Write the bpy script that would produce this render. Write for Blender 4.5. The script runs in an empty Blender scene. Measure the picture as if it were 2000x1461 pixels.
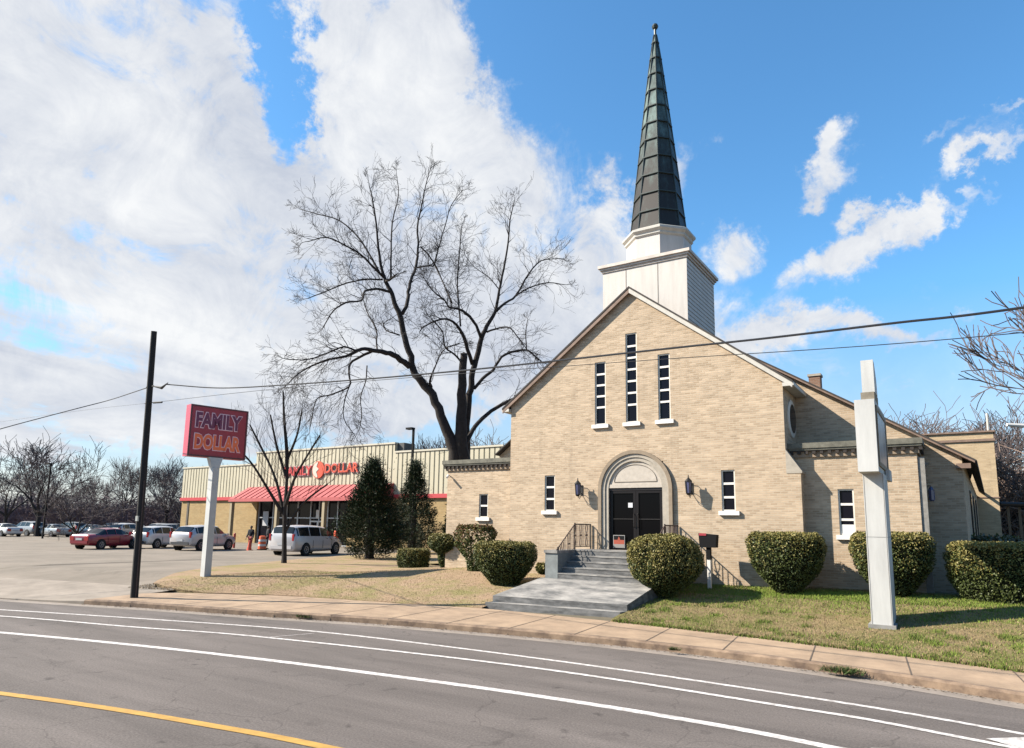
import bpy, bmesh, math, random
import numpy as np
from mathutils import Vector, Matrix, noise
S = bpy.context.scene
COL = S.collection
rad = math.radians
# ------------------------------------------------------------------ camera
F, PY = 1324.812, 829.091
YAW, PIT, ROL = rad(33.016), rad(8.571), rad(.947)
CAM = Vector((9.015, -21.352, 2.5))
fw = Vector((-math.sin(YAW)*math.cos(PIT), math.cos(YAW)*math.cos(PIT), math.sin(PIT)))
rt = Vector((math.cos(YAW), math.sin(YAW), 0)); up = rt.cross(fw)
r2 = rt*math.cos(ROL)+up*math.sin(ROL); u2 = -rt*math.sin(ROL)+up*math.cos(ROL)
cd = bpy.data.cameras.new('camera'); cam = bpy.data.objects.new('camera', cd); COL.objects.link(cam)
cd.sensor_width = 36; cd.lens = F/2000*36; cd.shift_y = (PY-730.5)/2000; cd.clip_end = 6000; cd.clip_start = .1
M = Matrix((r2, u2, -fw)).transposed().to_4x4(); M.translation = CAM; cam.matrix_world = M
S.camera = cam
def ray(x, y): return fw+r2*((x-1000)/F)-u2*((y-PY)/F)
def at(x, y, dep): return CAM+ray(x, y)*dep          # measured point of the photo at a given distance
def onz(x, y, z): d = ray(x, y); return CAM+d*((z-CAM.z)/d.z)
# ------------------------------------------------------------------ sun, sky
SUN_AZ, SUN_EL = rad(57), rad(36.5)                     # light travels towards +X,+Y
sl = bpy.data.lights.new('sun', 'SUN'); so = bpy.data.objects.new('sun', sl); COL.objects.link(so)
sl.energy = 5.0; sl.angle = rad(.53); sl.color = (1, .91, .78)
ldir = Vector((math.sin(SUN_AZ)*math.cos(SUN_EL), math.cos(SUN_AZ)*math.cos(SUN_EL), -math.sin(SUN_EL)))
so.rotation_euler = ldir.to_track_quat('-Z', 'Y').to_euler()
S.view_settings.view_transform = 'Standard'; S.view_settings.look = 'None'
S.view_settings.exposure = 1.40; S.view_settings.gamma = 1
W = bpy.data.worlds.new('World'); S.world = W; W.use_nodes = True
def build_world():
    nt = W.node_tree; nt.nodes.clear(); N = nt.nodes.new; L = nt.links.new
    def mth(op, a, b=None, c=None, clamp=False):
        n = N('ShaderNodeMath'); n.operation = op; n.use_clamp = clamp
        for i, v in enumerate((a, b, c)):
            if v is None: continue
            if isinstance(v, (int, float)): n.inputs[i].default_value = v
            else: L(v, n.inputs[i])
        return n.outputs[0]
    out = N('ShaderNodeOutputWorld'); bg = N('ShaderNodeBackground')
    sky = N('ShaderNodeTexSky'); sky.sky_type = 'NISHITA'; sky.sun_disc = False
    sky.sun_elevation = SUN_EL; sky.sun_rotation = math.atan2(-ldir.x, -ldir.y)
    sky.air_density = 1.0; sky.dust_density = .6; sky.ozone_density = 1.6
    tc = N('ShaderNodeTexCoord'); D = tc.outputs['Generated']
    nrm = N('ShaderNodeVectorMath'); nrm.operation = 'NORMALIZE'; L(D, nrm.inputs[0]); D = nrm.outputs[0]
    sep = N('ShaderNodeSeparateXYZ'); L(D, sep.inputs[0])
    zz = mth('ADD', mth('MAXIMUM', sep.outputs[2], 0), .22)
    cmb = N('ShaderNodeCombineXYZ'); L(mth('DIVIDE', sep.outputs[0], zz), cmb.inputs[0]); L(mth('DIVIDE', sep.outputs[1], zz), cmb.inputs[1])
    def nz(scale, det, rough, vec, dist=0, w=0):
        n = N('ShaderNodeTexNoise'); n.noise_dimensions = '4D'; n.inputs['Scale'].default_value = scale; n.inputs['Detail'].default_value = det
        n.inputs['Roughness'].default_value = rough; n.inputs['Distortion'].default_value = dist; n.inputs['W'].default_value = w
        L(vec, n.inputs['Vector']); return n.outputs[0]
    st = N('ShaderNodeMapping'); st.inputs['Rotation'].default_value = (0, 0, rad(28)); st.inputs['Scale'].default_value = (1, .42, 1); L(cmb.outputs[0], st.inputs[0])
    n1 = nz(2.6, 9, .62, st.outputs[0], .5, 1.3)
    n2 = nz(11, 9, .68, D, .9, 4.1)
    n3 = nz(2.2, 7, .58, st.outputs[0], .9, 7.7)
    n4 = nz(5, 6, .6, D, .3, 2.2)
    def warp(scale, amp, wv, src):
        n = N('ShaderNodeTexNoise'); n.noise_dimensions = '4D'; n.inputs['W'].default_value = wv; n.inputs['Scale'].default_value = scale; n.inputs['Detail'].default_value = 8; n.inputs['Roughness'].default_value = .66; L(D, n.inputs['Vector'])
        v = N('ShaderNodeVectorMath'); v.operation = 'SUBTRACT'; L(n.outputs['Color'], v.inputs[0]); v.inputs[1].default_value = (.5, .5, .5)
        k = N('ShaderNodeVectorMath'); k.operation = 'SCALE'; k.inputs['Scale'].default_value = amp; L(v.outputs[0], k.inputs[0])
        a = N('ShaderNodeVectorMath'); a.operation = 'ADD'; L(src, a.inputs[0]); L(k.outputs[0], a.inputs[1]); return a.outputs[0]
    DW = warp(7, .24, 3.3, D)
    # cloud banks: centre, half width, half height (photo pixels), tilt, weight
    blobs = [(100, 120, 400, 380, 0, 1.1), (300, 330, 200, 160, 0, .5), (440, 20, 50, 90, -15, .35), (150, 520, 520, 260, 0, 1.0), (730, 260, 150, 250, -8, 1.05), (880, 300, 190, 140, 35, 1.0),
             (620, 540, 380, 170, 0, .8), (980, 430, 150, 170, 20, .7), (760, 640, 320, 90, 0, .75), (1060, 600, 170, 90, 0, .72),
             (850, 70, 90, 90, 30, .85), (660, 60, 60, 120, -10, .5), (1190, 400, 50, 55, 0, .75), (1160, 500, 80, 60, 20, .8), (1420, 500, 60, 50, 20, .95), (1340, 320, 40, 60, 0, .6), (1100, 560, 120, 60, 0, .7),
             (1640, 320, 48, 60, 20, .8), (1625, 270, 26, 34, 0, .5), (1585, 372, 36, 18, 0, .5), (1610, 515, 66, 44, -30, .8), (1690, 455, 70, 42, -25, .8), (1745, 420, 40, 24, 0, .6), (1870, 318, 75, 20, -32, .75), (1960, 210, 70, 17, -38, .72), (1850, 390, 50, 22, -30, .6), (1820, 270, 40, 18, -30, .5), (1790, 530, 50, 40, 0, .3), (1230, 370, 30, 35, 0, .4),
             (1700, 645, 240, 30, -4, .6), (1480, 640, 120, 70, 0, .5), (1840, 760, 260, 50, 0, .45), (1810, 380, 40, 26, 0, -.3),
             (30, 620, 220, 110, 0, .9), (60, 800, 420, 90, 0, .75), (420, 760, 420, 90, 0, .7), (820, 700, 260, 110, 0, .7), (-400, 300, 500, 600, 0, .9), (100, 760, 500, 90, 0, .8), (1250, 680, 500, 60, 0, .5), (300, -300, 300, 200, 0, .8)]
    blobs += [(525, 130, 42, 170, 0, -1.15), (575, 250, 40, 70, 0, -.6), (400, 20, 70, 50, 0, -.75), (1060, 190, 45, 80, -30, -.4), (560, 330, 60, 60, 0, -.3), (720, 20, 50, 80, 0, -.5), (690, 455, 70, 45, 0, -.35), (950, 150, 45, 60, 0, -.3), (1050, 440, 60, 60, 0, -.4), (1000, 60, 60, 60, 0, -.3)]
    tot = None
    for (x, y, hw, hh, tilt, wt) in blobs:
        c = ray(x, y).normalized(); a = rad(-tilt)
        t1 = r2*math.cos(a)+u2*math.sin(a); t2 = -r2*math.sin(a)+u2*math.cos(a)
        k = F*ray(x, y).length
        def dot(t, s):
            n = N('ShaderNodeVectorMath'); n.operation = 'DOT_PRODUCT'; L(DW, n.inputs[0]); n.inputs[1].default_value = t*s; return n
        def part(t, h):
            t = t-c*t.dot(c); n = dot(t, k/h); return mth('MULTIPLY', n.outputs['Value'], n.outputs['Value'])
        e = mth('EXPONENT', mth('MULTIPLY', mth('ADD', part(t1, hw), part(t2, hh)), -1))
        g = mth('GREATER_THAN', dot(c, 1).outputs['Value'], 0)
        e = mth('MULTIPLY', mth('MULTIPLY', e, g), wt)
        tot = e if tot is None else mth('ADD', tot, e)
    # a thinner general cover over the rest of the sky, outside the photo
    back = N('ShaderNodeVectorMath'); back.operation = 'DOT_PRODUCT'; L(D, back.inputs[0]); back.inputs[1].default_value = -fw
    tot = mth('ADD', tot, mth('MULTIPLY', mth('MAXIMUM', back.outputs['Value'], 0), .2))
    rr_ = N('ShaderNodeVectorMath'); rr_.operation = 'DOT_PRODUCT'; L(D, rr_.inputs[0]); rr_.inputs[1].default_value = r2
    lean = mth('MULTIPLY', mth('SUBTRACT', .28, rr_.outputs['Value'], clamp=True), 3.6)
    nn = mth('ADD', mth('MULTIPLY', mth('SUBTRACT', n1, .5), lean), mth('MULTIPLY', mth('SUBTRACT', n2, .5), 2.1))
    cov = mth('ADD', mth('MINIMUM', tot, 1.05), mth('MULTIPLY', nn, mth('MULTIPLY_ADD', mth('MINIMUM', mth('MAXIMUM', tot, 0), 1), .62, .34)))
    mr = N('ShaderNodeMapRange'); mr.interpolation_type = 'SMOOTHSTEP'; L(cov, mr.inputs[0]); mr.inputs[1].default_value = .28; mr.inputs[2].default_value = 1.0
    hz = N('ShaderNodeMapRange'); L(sep.outputs[2], hz.inputs[0]); hz.inputs[1].default_value = -.02; hz.inputs[2].default_value = .30; hz.inputs[3].default_value = .62; hz.inputs[4].default_value = 0
    covf = mth('MAXIMUM', mr.outputs[0], hz.outputs[0])
    shade = N('ShaderNodeMapRange'); L(mth('ADD', mth('MULTIPLY', n3, .42), mth('ADD', mth('MULTIPLY', n4, .28), mth('MULTIPLY', n2, .30))), shade.inputs[0]); shade.inputs[1].default_value = .42; shade.inputs[2].default_value = .60
    ccol = N('ShaderNodeMix'); ccol.data_type = 'RGBA'; L(shade.outputs[0], ccol.inputs[0])
    ccol.inputs[6].default_value = (.34, .37, .43, 1); ccol.inputs[7].default_value = (.55, .56, .57, 1)
    scl = N('ShaderNodeMix'); scl.data_type = 'RGBA'; scl.blend_type = 'MULTIPLY'; scl.inputs[0].default_value = 1
    hs = N('ShaderNodeHueSaturation'); hs.inputs['Saturation'].default_value = 1.08; L(sky.outputs[0], hs.inputs['Color'])
    L(hs.outputs[0], scl.inputs[6]); tm_ = N('ShaderNodeMix'); tm_.data_type = 'RGBA'; L(mth('MULTIPLY', sep.outputs[2], 3.2, clamp=True), tm_.inputs[0]); tm_.inputs[6].default_value = (.80, .80, .88, 1); tm_.inputs[7].default_value = (.86, 1.36, 1.53, 1); L(tm_.outputs[2], scl.inputs[7])
    # bring the clouds to the scale of the physically bright sky so one Background strength serves both
    cs = N('ShaderNodeMix'); cs.data_type = 'RGBA'; cs.blend_type = 'MULTIPLY'; cs.inputs[0].default_value = 1; cs.clamp_result = False
    L(ccol.outputs[2], cs.inputs[6]); cs.inputs[7].default_value = (1/.1,)*3+(1,)
    mx = N('ShaderNodeMix'); mx.data_type = 'RGBA'; L(covf, mx.inputs[0]); L(scl.outputs[2], mx.inputs[6]); L(cs.outputs[2], mx.inputs[7])
    L(mx.outputs[2], bg.inputs[0]); bg.inputs[1].default_value = .065; L(bg.outputs[0], out.inputs[0])
build_world()
# ------------------------------------------------------------------ helpers
KA = .60                                                 # all base colours are set against this
def kc(c): return tuple(x*KA for x in c[:3])
def mat(name, col, rough=.8, metal=0, var=0, vscale=3, bump=0, bscale=40, col2=None, emit=0, coat=0, spec=.5, stretch=None, var2=0):
    col = kc(col); col2 = kc(col2) if col2 else None
    m = bpy.data.materials.new(name); m.use_nodes = True; nt = m.node_tree; b = nt.nodes['Principled BSDF']
    b.inputs['Base Color'].default_value = (*col, 1); b.inputs['Roughness'].default_value = rough; b.inputs['Metallic'].default_value = metal
    b.inputs['Specular IOR Level'].default_value = spec; b.inputs['Coat Weight'].default_value = coat
    if emit: b.inputs['Emission Color'].default_value = (*col, 1); b.inputs['Emission Strength'].default_value = emit
    N = nt.nodes.new; L = nt.links.new
    if var or bump:
        tc = N('ShaderNodeTexCoord'); v = tc.outputs['Object']
        if stretch:
            mp = N('ShaderNodeMapping'); mp.inputs['Scale'].default_value = stretch; L(v, mp.inputs[0]); v = mp.outputs[0]
    if var:
        n = N('ShaderNodeTexNoise'); n.inputs['Scale'].default_value = vscale; n.inputs['Detail'].default_value = 8; n.inputs['Roughness'].default_value = .65; L(v, n.inputs['Vector'])
        r = N('ShaderNodeValToRGB'); r.color_ramp.elements[0].position = .34; r.color_ramp.elements[1].position = .68
        c2 = col2 or tuple(c*(1-var) for c in col)
        r.color_ramp.elements[0].color = (*c2, 1); r.color_ramp.elements[1].color = (*[min(1, c*(1+var*.35)) for c in col], 1)
        L(n.outputs[0], r.inputs[0]); L(r.outputs[0], b.inputs['Base Color'])
    if bump:
        n2 = N('ShaderNodeTexNoise'); n2.inputs['Scale'].default_value = bscale; n2.inputs['Detail'].default_value = 4; L(v, n2.inputs['Vector'])
        bp = N('ShaderNodeBump'); bp.inputs['Strength'].default_value = bump; bp.inputs['Distance'].default_value = .02; L(n2.outputs[0], bp.inputs['Height']); L(bp.outputs[0], b.inputs['Normal'])
    return m
def brick_mat(name, c1, c2, mortar, bw=.205, bh=.068, msize=.008, stain=.2):
    c1, c2, mortar = kc(c1), kc(c2), kc(mortar)
    m = bpy.data.materials.new(name); m.use_nodes = True; nt = m.node_tree; b = nt.nodes['Principled BSDF']; N = nt.nodes.new; L = nt.links.new
    b.inputs['Roughness'].default_value = .9; b.inputs['Specular IOR Level'].default_value = .2
    tc = N('ShaderNodeTexCoord'); sp = N('ShaderNodeSeparateXYZ'); L(tc.outputs['Object'], sp.inputs[0])
    ad = N('ShaderNodeMath'); ad.operation = 'ADD'; L(sp.outputs[0], ad.inputs[0]); L(sp.outputs[1], ad.inputs[1])
    cb = N('ShaderNodeCombineXYZ'); L(ad.outputs[0], cb.inputs[0]); L(sp.outputs[2], cb.inputs[1])
    bt = N('ShaderNodeTexBrick'); L(cb.outputs[0], bt.inputs['Vector']); bt.inputs['Scale'].default_value = 1
    bt.inputs['Brick Width'].default_value = bw; bt.inputs['Row Height'].default_value = bh; bt.inputs['Mortar Size'].default_value = msize; bt.inputs['Bias'].default_value = -.15
    bt.inputs['Color1'].default_value = (*c1, 1); bt.inputs['Color2'].default_value = (*c2, 1); bt.inputs['Mortar'].default_value = (*mortar, 1)
    mp = N('ShaderNodeMapping'); mp.inputs['Scale'].default_value = (.5, .5, 2.6); L(tc.outputs['Object'], mp.inputs[0])
    n = N('ShaderNodeTexNoise'); n.inputs['Scale'].default_value = 1.7; n.inputs['Detail'].default_value = 9; n.inputs['Roughness'].default_value = .7; L(mp.outputs[0], n.inputs['Vector'])
    mp2 = N('ShaderNodeMapping'); mp2.inputs['Scale'].default_value = (1.2, 1.2, 12); L(tc.outputs['Object'], mp2.inputs[0])
    n2 = N('ShaderNodeTexNoise'); n2.inputs['Scale'].default_value = 1.2; n2.inputs['Detail'].default_value = 5; n2.inputs['Roughness'].default_value = .8; L(mp2.outputs[0], n2.inputs['Vector'])
    av = N('ShaderNodeMath'); av.operation = 'ADD'; L(n.outputs[0], av.inputs[0]); L(n2.outputs[0], av.inputs[1])
    mr = N('ShaderNodeMapRange'); L(av.outputs[0], mr.inputs[0]); mr.inputs[1].default_value = .75; mr.inputs[2].default_value = 1.25; mr.inputs[3].default_value = 1-stain; mr.inputs[4].default_value = 1+stain*.45
    mp3 = N('ShaderNodeMapping'); mp3.inputs['Scale'].default_value = (2.4, 2.4, .35); L(tc.outputs['Object'], mp3.inputs[0])
    n3 = N('ShaderNodeTexNoise'); n3.inputs['Scale'].default_value = 1.0; n3.inputs['Detail'].default_value = 7; n3.inputs['Roughness'].default_value = .6; L(mp3.outputs[0], n3.inputs['Vector'])
    m3 = N('ShaderNodeMapRange'); L(n3.outputs[0], m3.inputs[0]); m3.inputs[1].default_value = .56; m3.inputs[2].default_value = .72; m3.inputs[3].default_value = 1; m3.inputs[4].default_value = .84
    mm3 = N('ShaderNodeMath'); mm3.operation = 'MULTIPLY'; L(mr.outputs[0], mm3.inputs[0]); L(m3.outputs[0], mm3.inputs[1])
    hs = N('ShaderNodeVectorMath'); hs.operation = 'SCALE'; L(bt.outputs[0], hs.inputs[0]); L(mm3.outputs[0], hs.inputs['Scale']); L(hs.outputs[0], b.inputs['Base Color'])
    bp = N('ShaderNodeBump'); bp.inputs['Strength'].default_value = .35; bp.inputs['Distance'].default_value = .01; bp.invert = True; L(bt.outputs['Fac'], bp.inputs['Height']); L(bp.outputs[0], b.inputs['Normal'])
    return m
class MB:
    def __init__(s): s.v = []; s.f = []; s.m = []
    def quad(s, a, b, c, d, mi=0):
        n = len(s.v); s.v += [tuple(a), tuple(b), tuple(c), tuple(d)]; s.f.append((n, n+1, n+2, n+3)); s.m.append(mi)
    def poly(s, pts, mi=0):
        n = len(s.v); s.v += [tuple(p) for p in pts]; s.f.append(tuple(range(n, n+len(pts)))); s.m.append(mi)
    def box(s, x0, x1, y0, y1, z0, z1, mi=0, rz=0, c=None):
        P = [(x, y, z) for z in (z0, z1) for (x, y) in ((x0, y0), (x1, y0), (x1, y1), (x0, y1))]
        if rz:
            cx, cy = c if c else ((x0+x1)/2, (y0+y1)/2); ca, sa = math.cos(rz), math.sin(rz)
            P = [(cx+(x-cx)*ca-(y-cy)*sa, cy+(x-cx)*sa+(y-cy)*ca, z) for x, y, z in P]
        n = len(s.v); s.v += P
        for f in ((0, 3, 2, 1), (4, 5, 6, 7), (0, 1, 5, 4), (1, 2, 6, 5), (2, 3, 7, 6), (3, 0, 4, 7)): s.f.append(tuple(n+i for i in f)); s.m.append(mi)
    def prism(s, pts, d, mi=0):                      # closed outline (list of 3d points) pushed along vector d
        d = Vector(d); a = [Vector(p) for p in pts]; b = [p+d for p in a]; k = len(a)
        s.poly(a[::-1], mi); s.poly(b, mi)
        for i in range(k): s.quad(a[i], a[(i+1) % k], b[(i+1) % k], b[i], mi)
    def tube(s, pts, rr, n=6, cap=True, mi=0):
        pts = [Vector(p) for p in pts]
        if isinstance(rr, (int, float)): rr = [rr]*len(pts)
        base = len(s.v); ref = None
        for i, p in enumerate(pts):
            t = (pts[min(i+1, len(pts)-1)]-pts[max(i-1, 0)])
            if t.length < 1e-9: t = Vector((0, 0, 1))
            t.normalize()
            if ref is None: ref = t.orthogonal().normalized()
            ref = (ref-t*ref.dot(t))
            if ref.length < 1e-6: ref = t.orthogonal()
            ref.normalize(); b = t.cross(ref)
            for k in range(n):
                a = 2*math.pi*k/n; s.v.append(tuple(p+(ref*math.cos(a)+b*math.sin(a))*rr[i]))
        for i in range(len(pts)-1):
            for k in range(n):
                s.f.append((base+i*n+k, base+i*n+(k+1) % n, base+(i+1)*n+(k+1) % n, base+(i+1)*n+k)); s.m.append(mi)
        if cap and n > 2:
            s.f.append(tuple(base+k for k in range(n))[::-1]); s.m.append(mi)
            e = base+(len(pts)-1)*n; s.f.append(tuple(e+k for k in range(n))); s.m.append(mi)
    def lathe(s, prof, c, n=16, mi=0, ax='z', rot=0):  # prof: (radius, height)
        base = len(s.v)
        for (r, h) in prof:
            for k in range(n):
                a = 2*math.pi*k/n+rot
                q = (r*math.cos(a), r*math.sin(a), h) if ax == 'z' else ((h, r*math.cos(a), r*math.sin(a)) if ax == 'x' else (r*math.cos(a), h, r*math.sin(a)))
                s.v.append((c[0]+q[0], c[1]+q[1], c[2]+q[2]))
        for i in range(len(prof)-1):
            for k in range(n): s.f.append((base+i*n+k, base+i*n+(k+1) % n, base+(i+1)*n+(k+1) % n, base+(i+1)*n+k)); s.m.append(mi)
        s.f.append(tuple(base+k for k in range(n))[::-1]); s.m.append(mi)
        e = base+(len(prof)-1)*n; s.f.append(tuple(e+k for k in range(n))); s.m.append(mi)
    def build(s, name, mats, parent=None, smooth=False, weld=False):
        me = bpy.data.meshes.new(name); me.from_pydata(s.v, [], s.f)
        mats = mats if isinstance(mats, (list, tuple)) else [mats]
        for m in mats: me.materials.append(m)
        if len(mats) > 1: me.polygons.foreach_set('material_index', s.m)
        if smooth: me.polygons.foreach_set('use_smooth', [True]*len(me.polygons))
        if weld:
            bm = bmesh.new(); bm.from_mesh(me); bmesh.ops.remove_doubles(bm, verts=bm.verts, dist=1e-4); bmesh.ops.recalc_face_normals(bm, faces=bm.faces); bm.to_mesh(me); bm.free()
        me.update(); o = bpy.data.objects.new(name, me); COL.objects.link(o)
        if parent is not None: adopt(o, parent)
        return o
def adopt(o, parent):
    p = parent; off = Vector((0, 0, 0))
    while p is not None: off += p.location; p = p.parent
    o.parent = parent; o.location = o.location-off if not parent.get('local') else o.location
def tag(o, label=None, cat=None, group=None, kind=None):
    if label: o['label'] = label
    if cat: o['category'] = cat
    if group: o['group'] = group
    if kind: o['kind'] = kind
    return o
def thing(name, loc, label, cat, group=None, local=False, rz=0):
    o = bpy.data.objects.new(name, None); o.empty_display_size = .3; COL.objects.link(o); o.location = loc; o.rotation_euler.z = rz
    if local: o['local'] = 1
    return tag(o, label, cat, group)
def copy_tree(o, parent=None):
    c = o.copy(); COL.objects.link(c); c.parent = parent
    for ch in list(o.children): copy_tree(ch, c)
    return c
def np_mesh(name, V, Fq, mats, parent=None, mi=None):
    me = bpy.data.meshes.new(name); k = Fq.shape[1]
    me.vertices.add(len(V)); me.vertices.foreach_set('co', V.astype(np.float32).ravel())
    me.loops.add(Fq.size); me.loops.foreach_set('vertex_index', Fq.astype(np.int32).ravel())
    me.polygons.add(len(Fq)); me.polygons.foreach_set('loop_start', np.arange(0, Fq.size, k, dtype=np.int32))
    mats = mats if isinstance(mats, (list, tuple)) else [mats]
    for m in mats: me.materials.append(m)
    if mi is not None: me.polygons.foreach_set('material_index', mi.astype(np.int32))
    me.update(); me.validate(); o = bpy.data.objects.new(name, me); COL.objects.link(o)
    if parent is not None: adopt(o, parent)
    return o
def spline(pts, n=8):
    P = [Vector((*p, 0)) if len(p) == 2 else Vector(p) for p in pts]; P = [P[0]*2-P[1]]+P+[P[-1]*2-P[-2]]; out = []
    for i in range(1, len(P)-2):
        a, b, c, d = P[i-1:i+3]
        for k in range(n):
            t = k/n; out.append(.5*((2*b)+(c-a)*t+(2*a-5*b+4*c-d)*t*t+(3*b-a-3*c+d)*t**3))
    out.append(P[-2]); return out
def yat(poly, x):
    if x <= poly[0][0]: return poly[0][1]
    for i in range(len(poly)-1):
        if poly[i][0] <= x <= poly[i+1][0]:
            t = (x-poly[i][0])/max(1e-9, poly[i+1][0]-poly[i][0]); return poly[i][1]*(1-t)+poly[i+1][1]*t
    return poly[-1][1]
def sm(t): t = max(0, min(1, t)); return t*t*(3-2*t)
# ------------------------------------------------------------------ materials
buff = brick_mat('buff_brick', (.69, .525, .37), (.47, .345, .23), (.62, .51, .38), stain=.25, msize=.010)
buff2 = brick_mat('tan_brick', (.68, .51, .32), (.56, .41, .25), (.62, .50, .34))
stone = mat('limestone', (.50, .44, .36), .85, var=.22, vscale=4)
white_paint = mat('white_paint', (.95, .91, .85), .6, var=.1, vscale=2)
white_trim = mat('white_trim', (.66, .62, .55), .65, var=.15, vscale=5)
siding = mat('steeple_siding', (.74, .68, .62), .65, col2=(.62, .57, .52), var=.05, vscale=1.6, stretch=(3, 3, .35))
fascia_m = mat('brown_fascia', (.30, .20, .15), .8, var=.3, vscale=4)
coping_m = mat('weathered_coping', (.20, .19, .15), .9, var=.4, vscale=6)
dark_wood = mat('dark_weathered_trim', (.045, .035, .03), .9, var=.3, vscale=5)
roof_m = mat('roof_shingle', (.07, .06, .055), .95, var=.3, vscale=8)
glass_m = mat('dark_glass', (.008, .008, .014), .1, spec=.12)
frame_m = mat('window_frame', (.85, .80, .70), .5)
iron = mat('black_iron', (.02, .018, .018), .5, metal=.3)
iron_rust = mat('rusty_iron', (.10, .06, .05), .8, var=.5, vscale=20)
concrete = mat('concrete', (.34, .33, .31), .95, var=.35, vscale=3, bump=.2)
conc_step = mat('stained_step_concrete', (.42, .395, .365), .95, col2=(.12, .12, .12), var=.3, vscale=3.2, bump=.2, stretch=(.5, 1, 1.6))
grey_block = mat('grey_painted_block', (.23, .25, .25), .85, var=.25, vscale=4)
bark = mat('bark', (.036, .027, .024), .95, var=.5, vscale=7, bump=.6, bscale=18)
twig_m = mat('twig_bark', (.035, .027, .026), .9)
twig_far = mat('hazy_twig_bark', (.12, .093, .09), .95)  # distance haze put into the colour: paler copy of the twig bark
twig_warm = mat('brown_twig_bark', (.26, .18, .14), .95)
black = mat('black', (.010, .010, .011), .8, spec=.15)
red_p = mat('red_paint', (.45, .035, .05), .5, var=.15, vscale=3)
# ------------------------------------------------------------------ ground plan (metres, traced on the ground)
curb = [(-400, -150), (-60, -25.5), (-30, -15.6), (-20, -12.8), (-13.5, -10.95), (-10.6, -10.1), (-7, -9.25), (-3.4, -8.25), (.8, -7.55), (4, -7.35), (7.2, -7.62), (9.7, -8.2), (14, -9.5), (25, -13.5), (60, -30), (300, -170)]
curb_s = [(p.x, p.y) for p in spline(curb, 8)]
wb = [(-13.2, -9.2), (-12.2, -8.15), (-9.8, -6.7), (-7.5, -6.05), (-4.9, -5.6), (-2.5, -5.05), (1.7, -5.12), (4.3, -5.35), (6.5, -5.7), (8, -5.95), (9.8, -6.4), (14, -7.7), (25, -11.6), (60, -28), (300, -168)]
wb_s = [(p.x, p.y) for p in spline(wb, 6)]
def ycurb(x): return yat(curb_s, x)
def ywb(x): return yat(wb_s, x) if x > -12.2 else ycurb(x)+2.6
def G(x, y):
    lot = .035+min(.47, max(0, (y-ycurb(x)-.1)*.085))
    if x < -17: return lot
    v = y-ywb(x)
    top = .93-.40*sm((-5.5-x)/8)
    k = .6; a = .17+.135*max(v, 0); lawn = top-math.log(1+math.exp((top-a)*8))/8 if top-a > -3 else top
    lawn = max(lawn, .15)
    if x > -9: return lawn
    t = sm((x+16)/7); return lot*(1-t)+lawn*t
# ground: one sheet to the horizon
def build_ground():
    xs = sorted(set([-3000, -1500, -700, -400, -250, -180, -140]+[-120+i*4 for i in range(24)]+[-24+i*.8 for i in range(58)]+[24, 30, 40, 60, 90, 140, 250, 500, 1200, 3000]))
    rows = []; offs = [0, .6, 1.2, 1.8, 2.4, 3, 3.8, 4.6, 5.4, 6.4, 7.6, 9, 11, 13, 16, 20, 25, 32, 40, 50, 65, 80, 100, 140, 200, 300, 500, 900, 1800, 3000]
    V = []; 
    for x in xs:
        yc = ycurb(x)+.12; col = [(x, -3000, -.25), (x, -300, -.25), (x, yc-60, -.25), (x, yc, -.25)]
        for o in offs[0:]: col.append((x, yc+o+.02, G(x, yc+o+.02)-.07))
        V.append(col)
    nr = len(V[0]); vv = [p for c in V for p in c]
    ff = [(i*nr+j, (i+1)*nr+j, (i+1)*nr+j+1, i*nr+j+1) for i in range(len(xs)-1) for j in range(nr-1)]
    me = bpy.data.meshes.new('ground'); me.from_pydata(vv, [], ff); me.materials.append(mat('ground_soil', (.17, .14, .09), .95, var=.3, vscale=.6))
    o = bpy.data.objects.new('ground', me); COL.objects.link(o); tag(o, kind='structure')
build_ground()
def loft(name, A, B, m, h, nv=4, kind='structure', side=None, dz=0):
    n = len(A); V = []
    for i in range(n):
        for j in range(nv+1):
            t = j/nv; x = A[i][0]*(1-t)+B[i][0]*t; y = A[i][1]*(1-t)+B[i][1]*t; V.append((x, y, h(x, y, t)+dz))
    Fc = [(i*(nv+1)+j, (i+1)*(nv+1)+j, (i+1)*(nv+1)+j+1, i*(nv+1)+j+1) for i in range(n-1) for j in range(nv)]
    if side:                                             # a skirt down along edge A
        k = len(V)
        for i in range(n): V.append((A[i][0], A[i][1], h(A[i][0], A[i][1], 0)+dz-side))
        Fc += [(i*(nv+1), k+i, k+i+1, (i+1)*(nv+1)) for i in range(n-1)]
        k = len(V)
        for i in range(n): V.append((B[i][0], B[i][1], h(B[i][0], B[i][1], 1)+dz-side))
        Fc += [(i*(nv+1)+nv, (i+1)*(nv+1)+nv, k+i+1, k+i) for i in range(n-1)]
    me = bpy.data.meshes.new(name); me.from_pydata(V, [], Fc); me.materials.append(m); me.update()
    o = bpy.data.objects.new(name, me); COL.objects.link(o)
    if kind: tag(o, kind=kind)
    return o
def resample(poly, n):
    P = [Vector((p[0], p[1])) for p in poly]; L = [0]
    for i in range(1, len(P)): L.append(L[-1]+(P[i]-P[i-1]).length)
    out = []; j = 0
    for k in range(n):
        d = L[-1]*k/(n-1)
        while j < len(L)-2 and L[j+1] < d: j += 1
        t = (d-L[j])/max(1e-9, L[j+1]-L[j]); out.append(tuple(P[j].lerp(P[j+1], min(1, t))))
    return out
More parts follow.
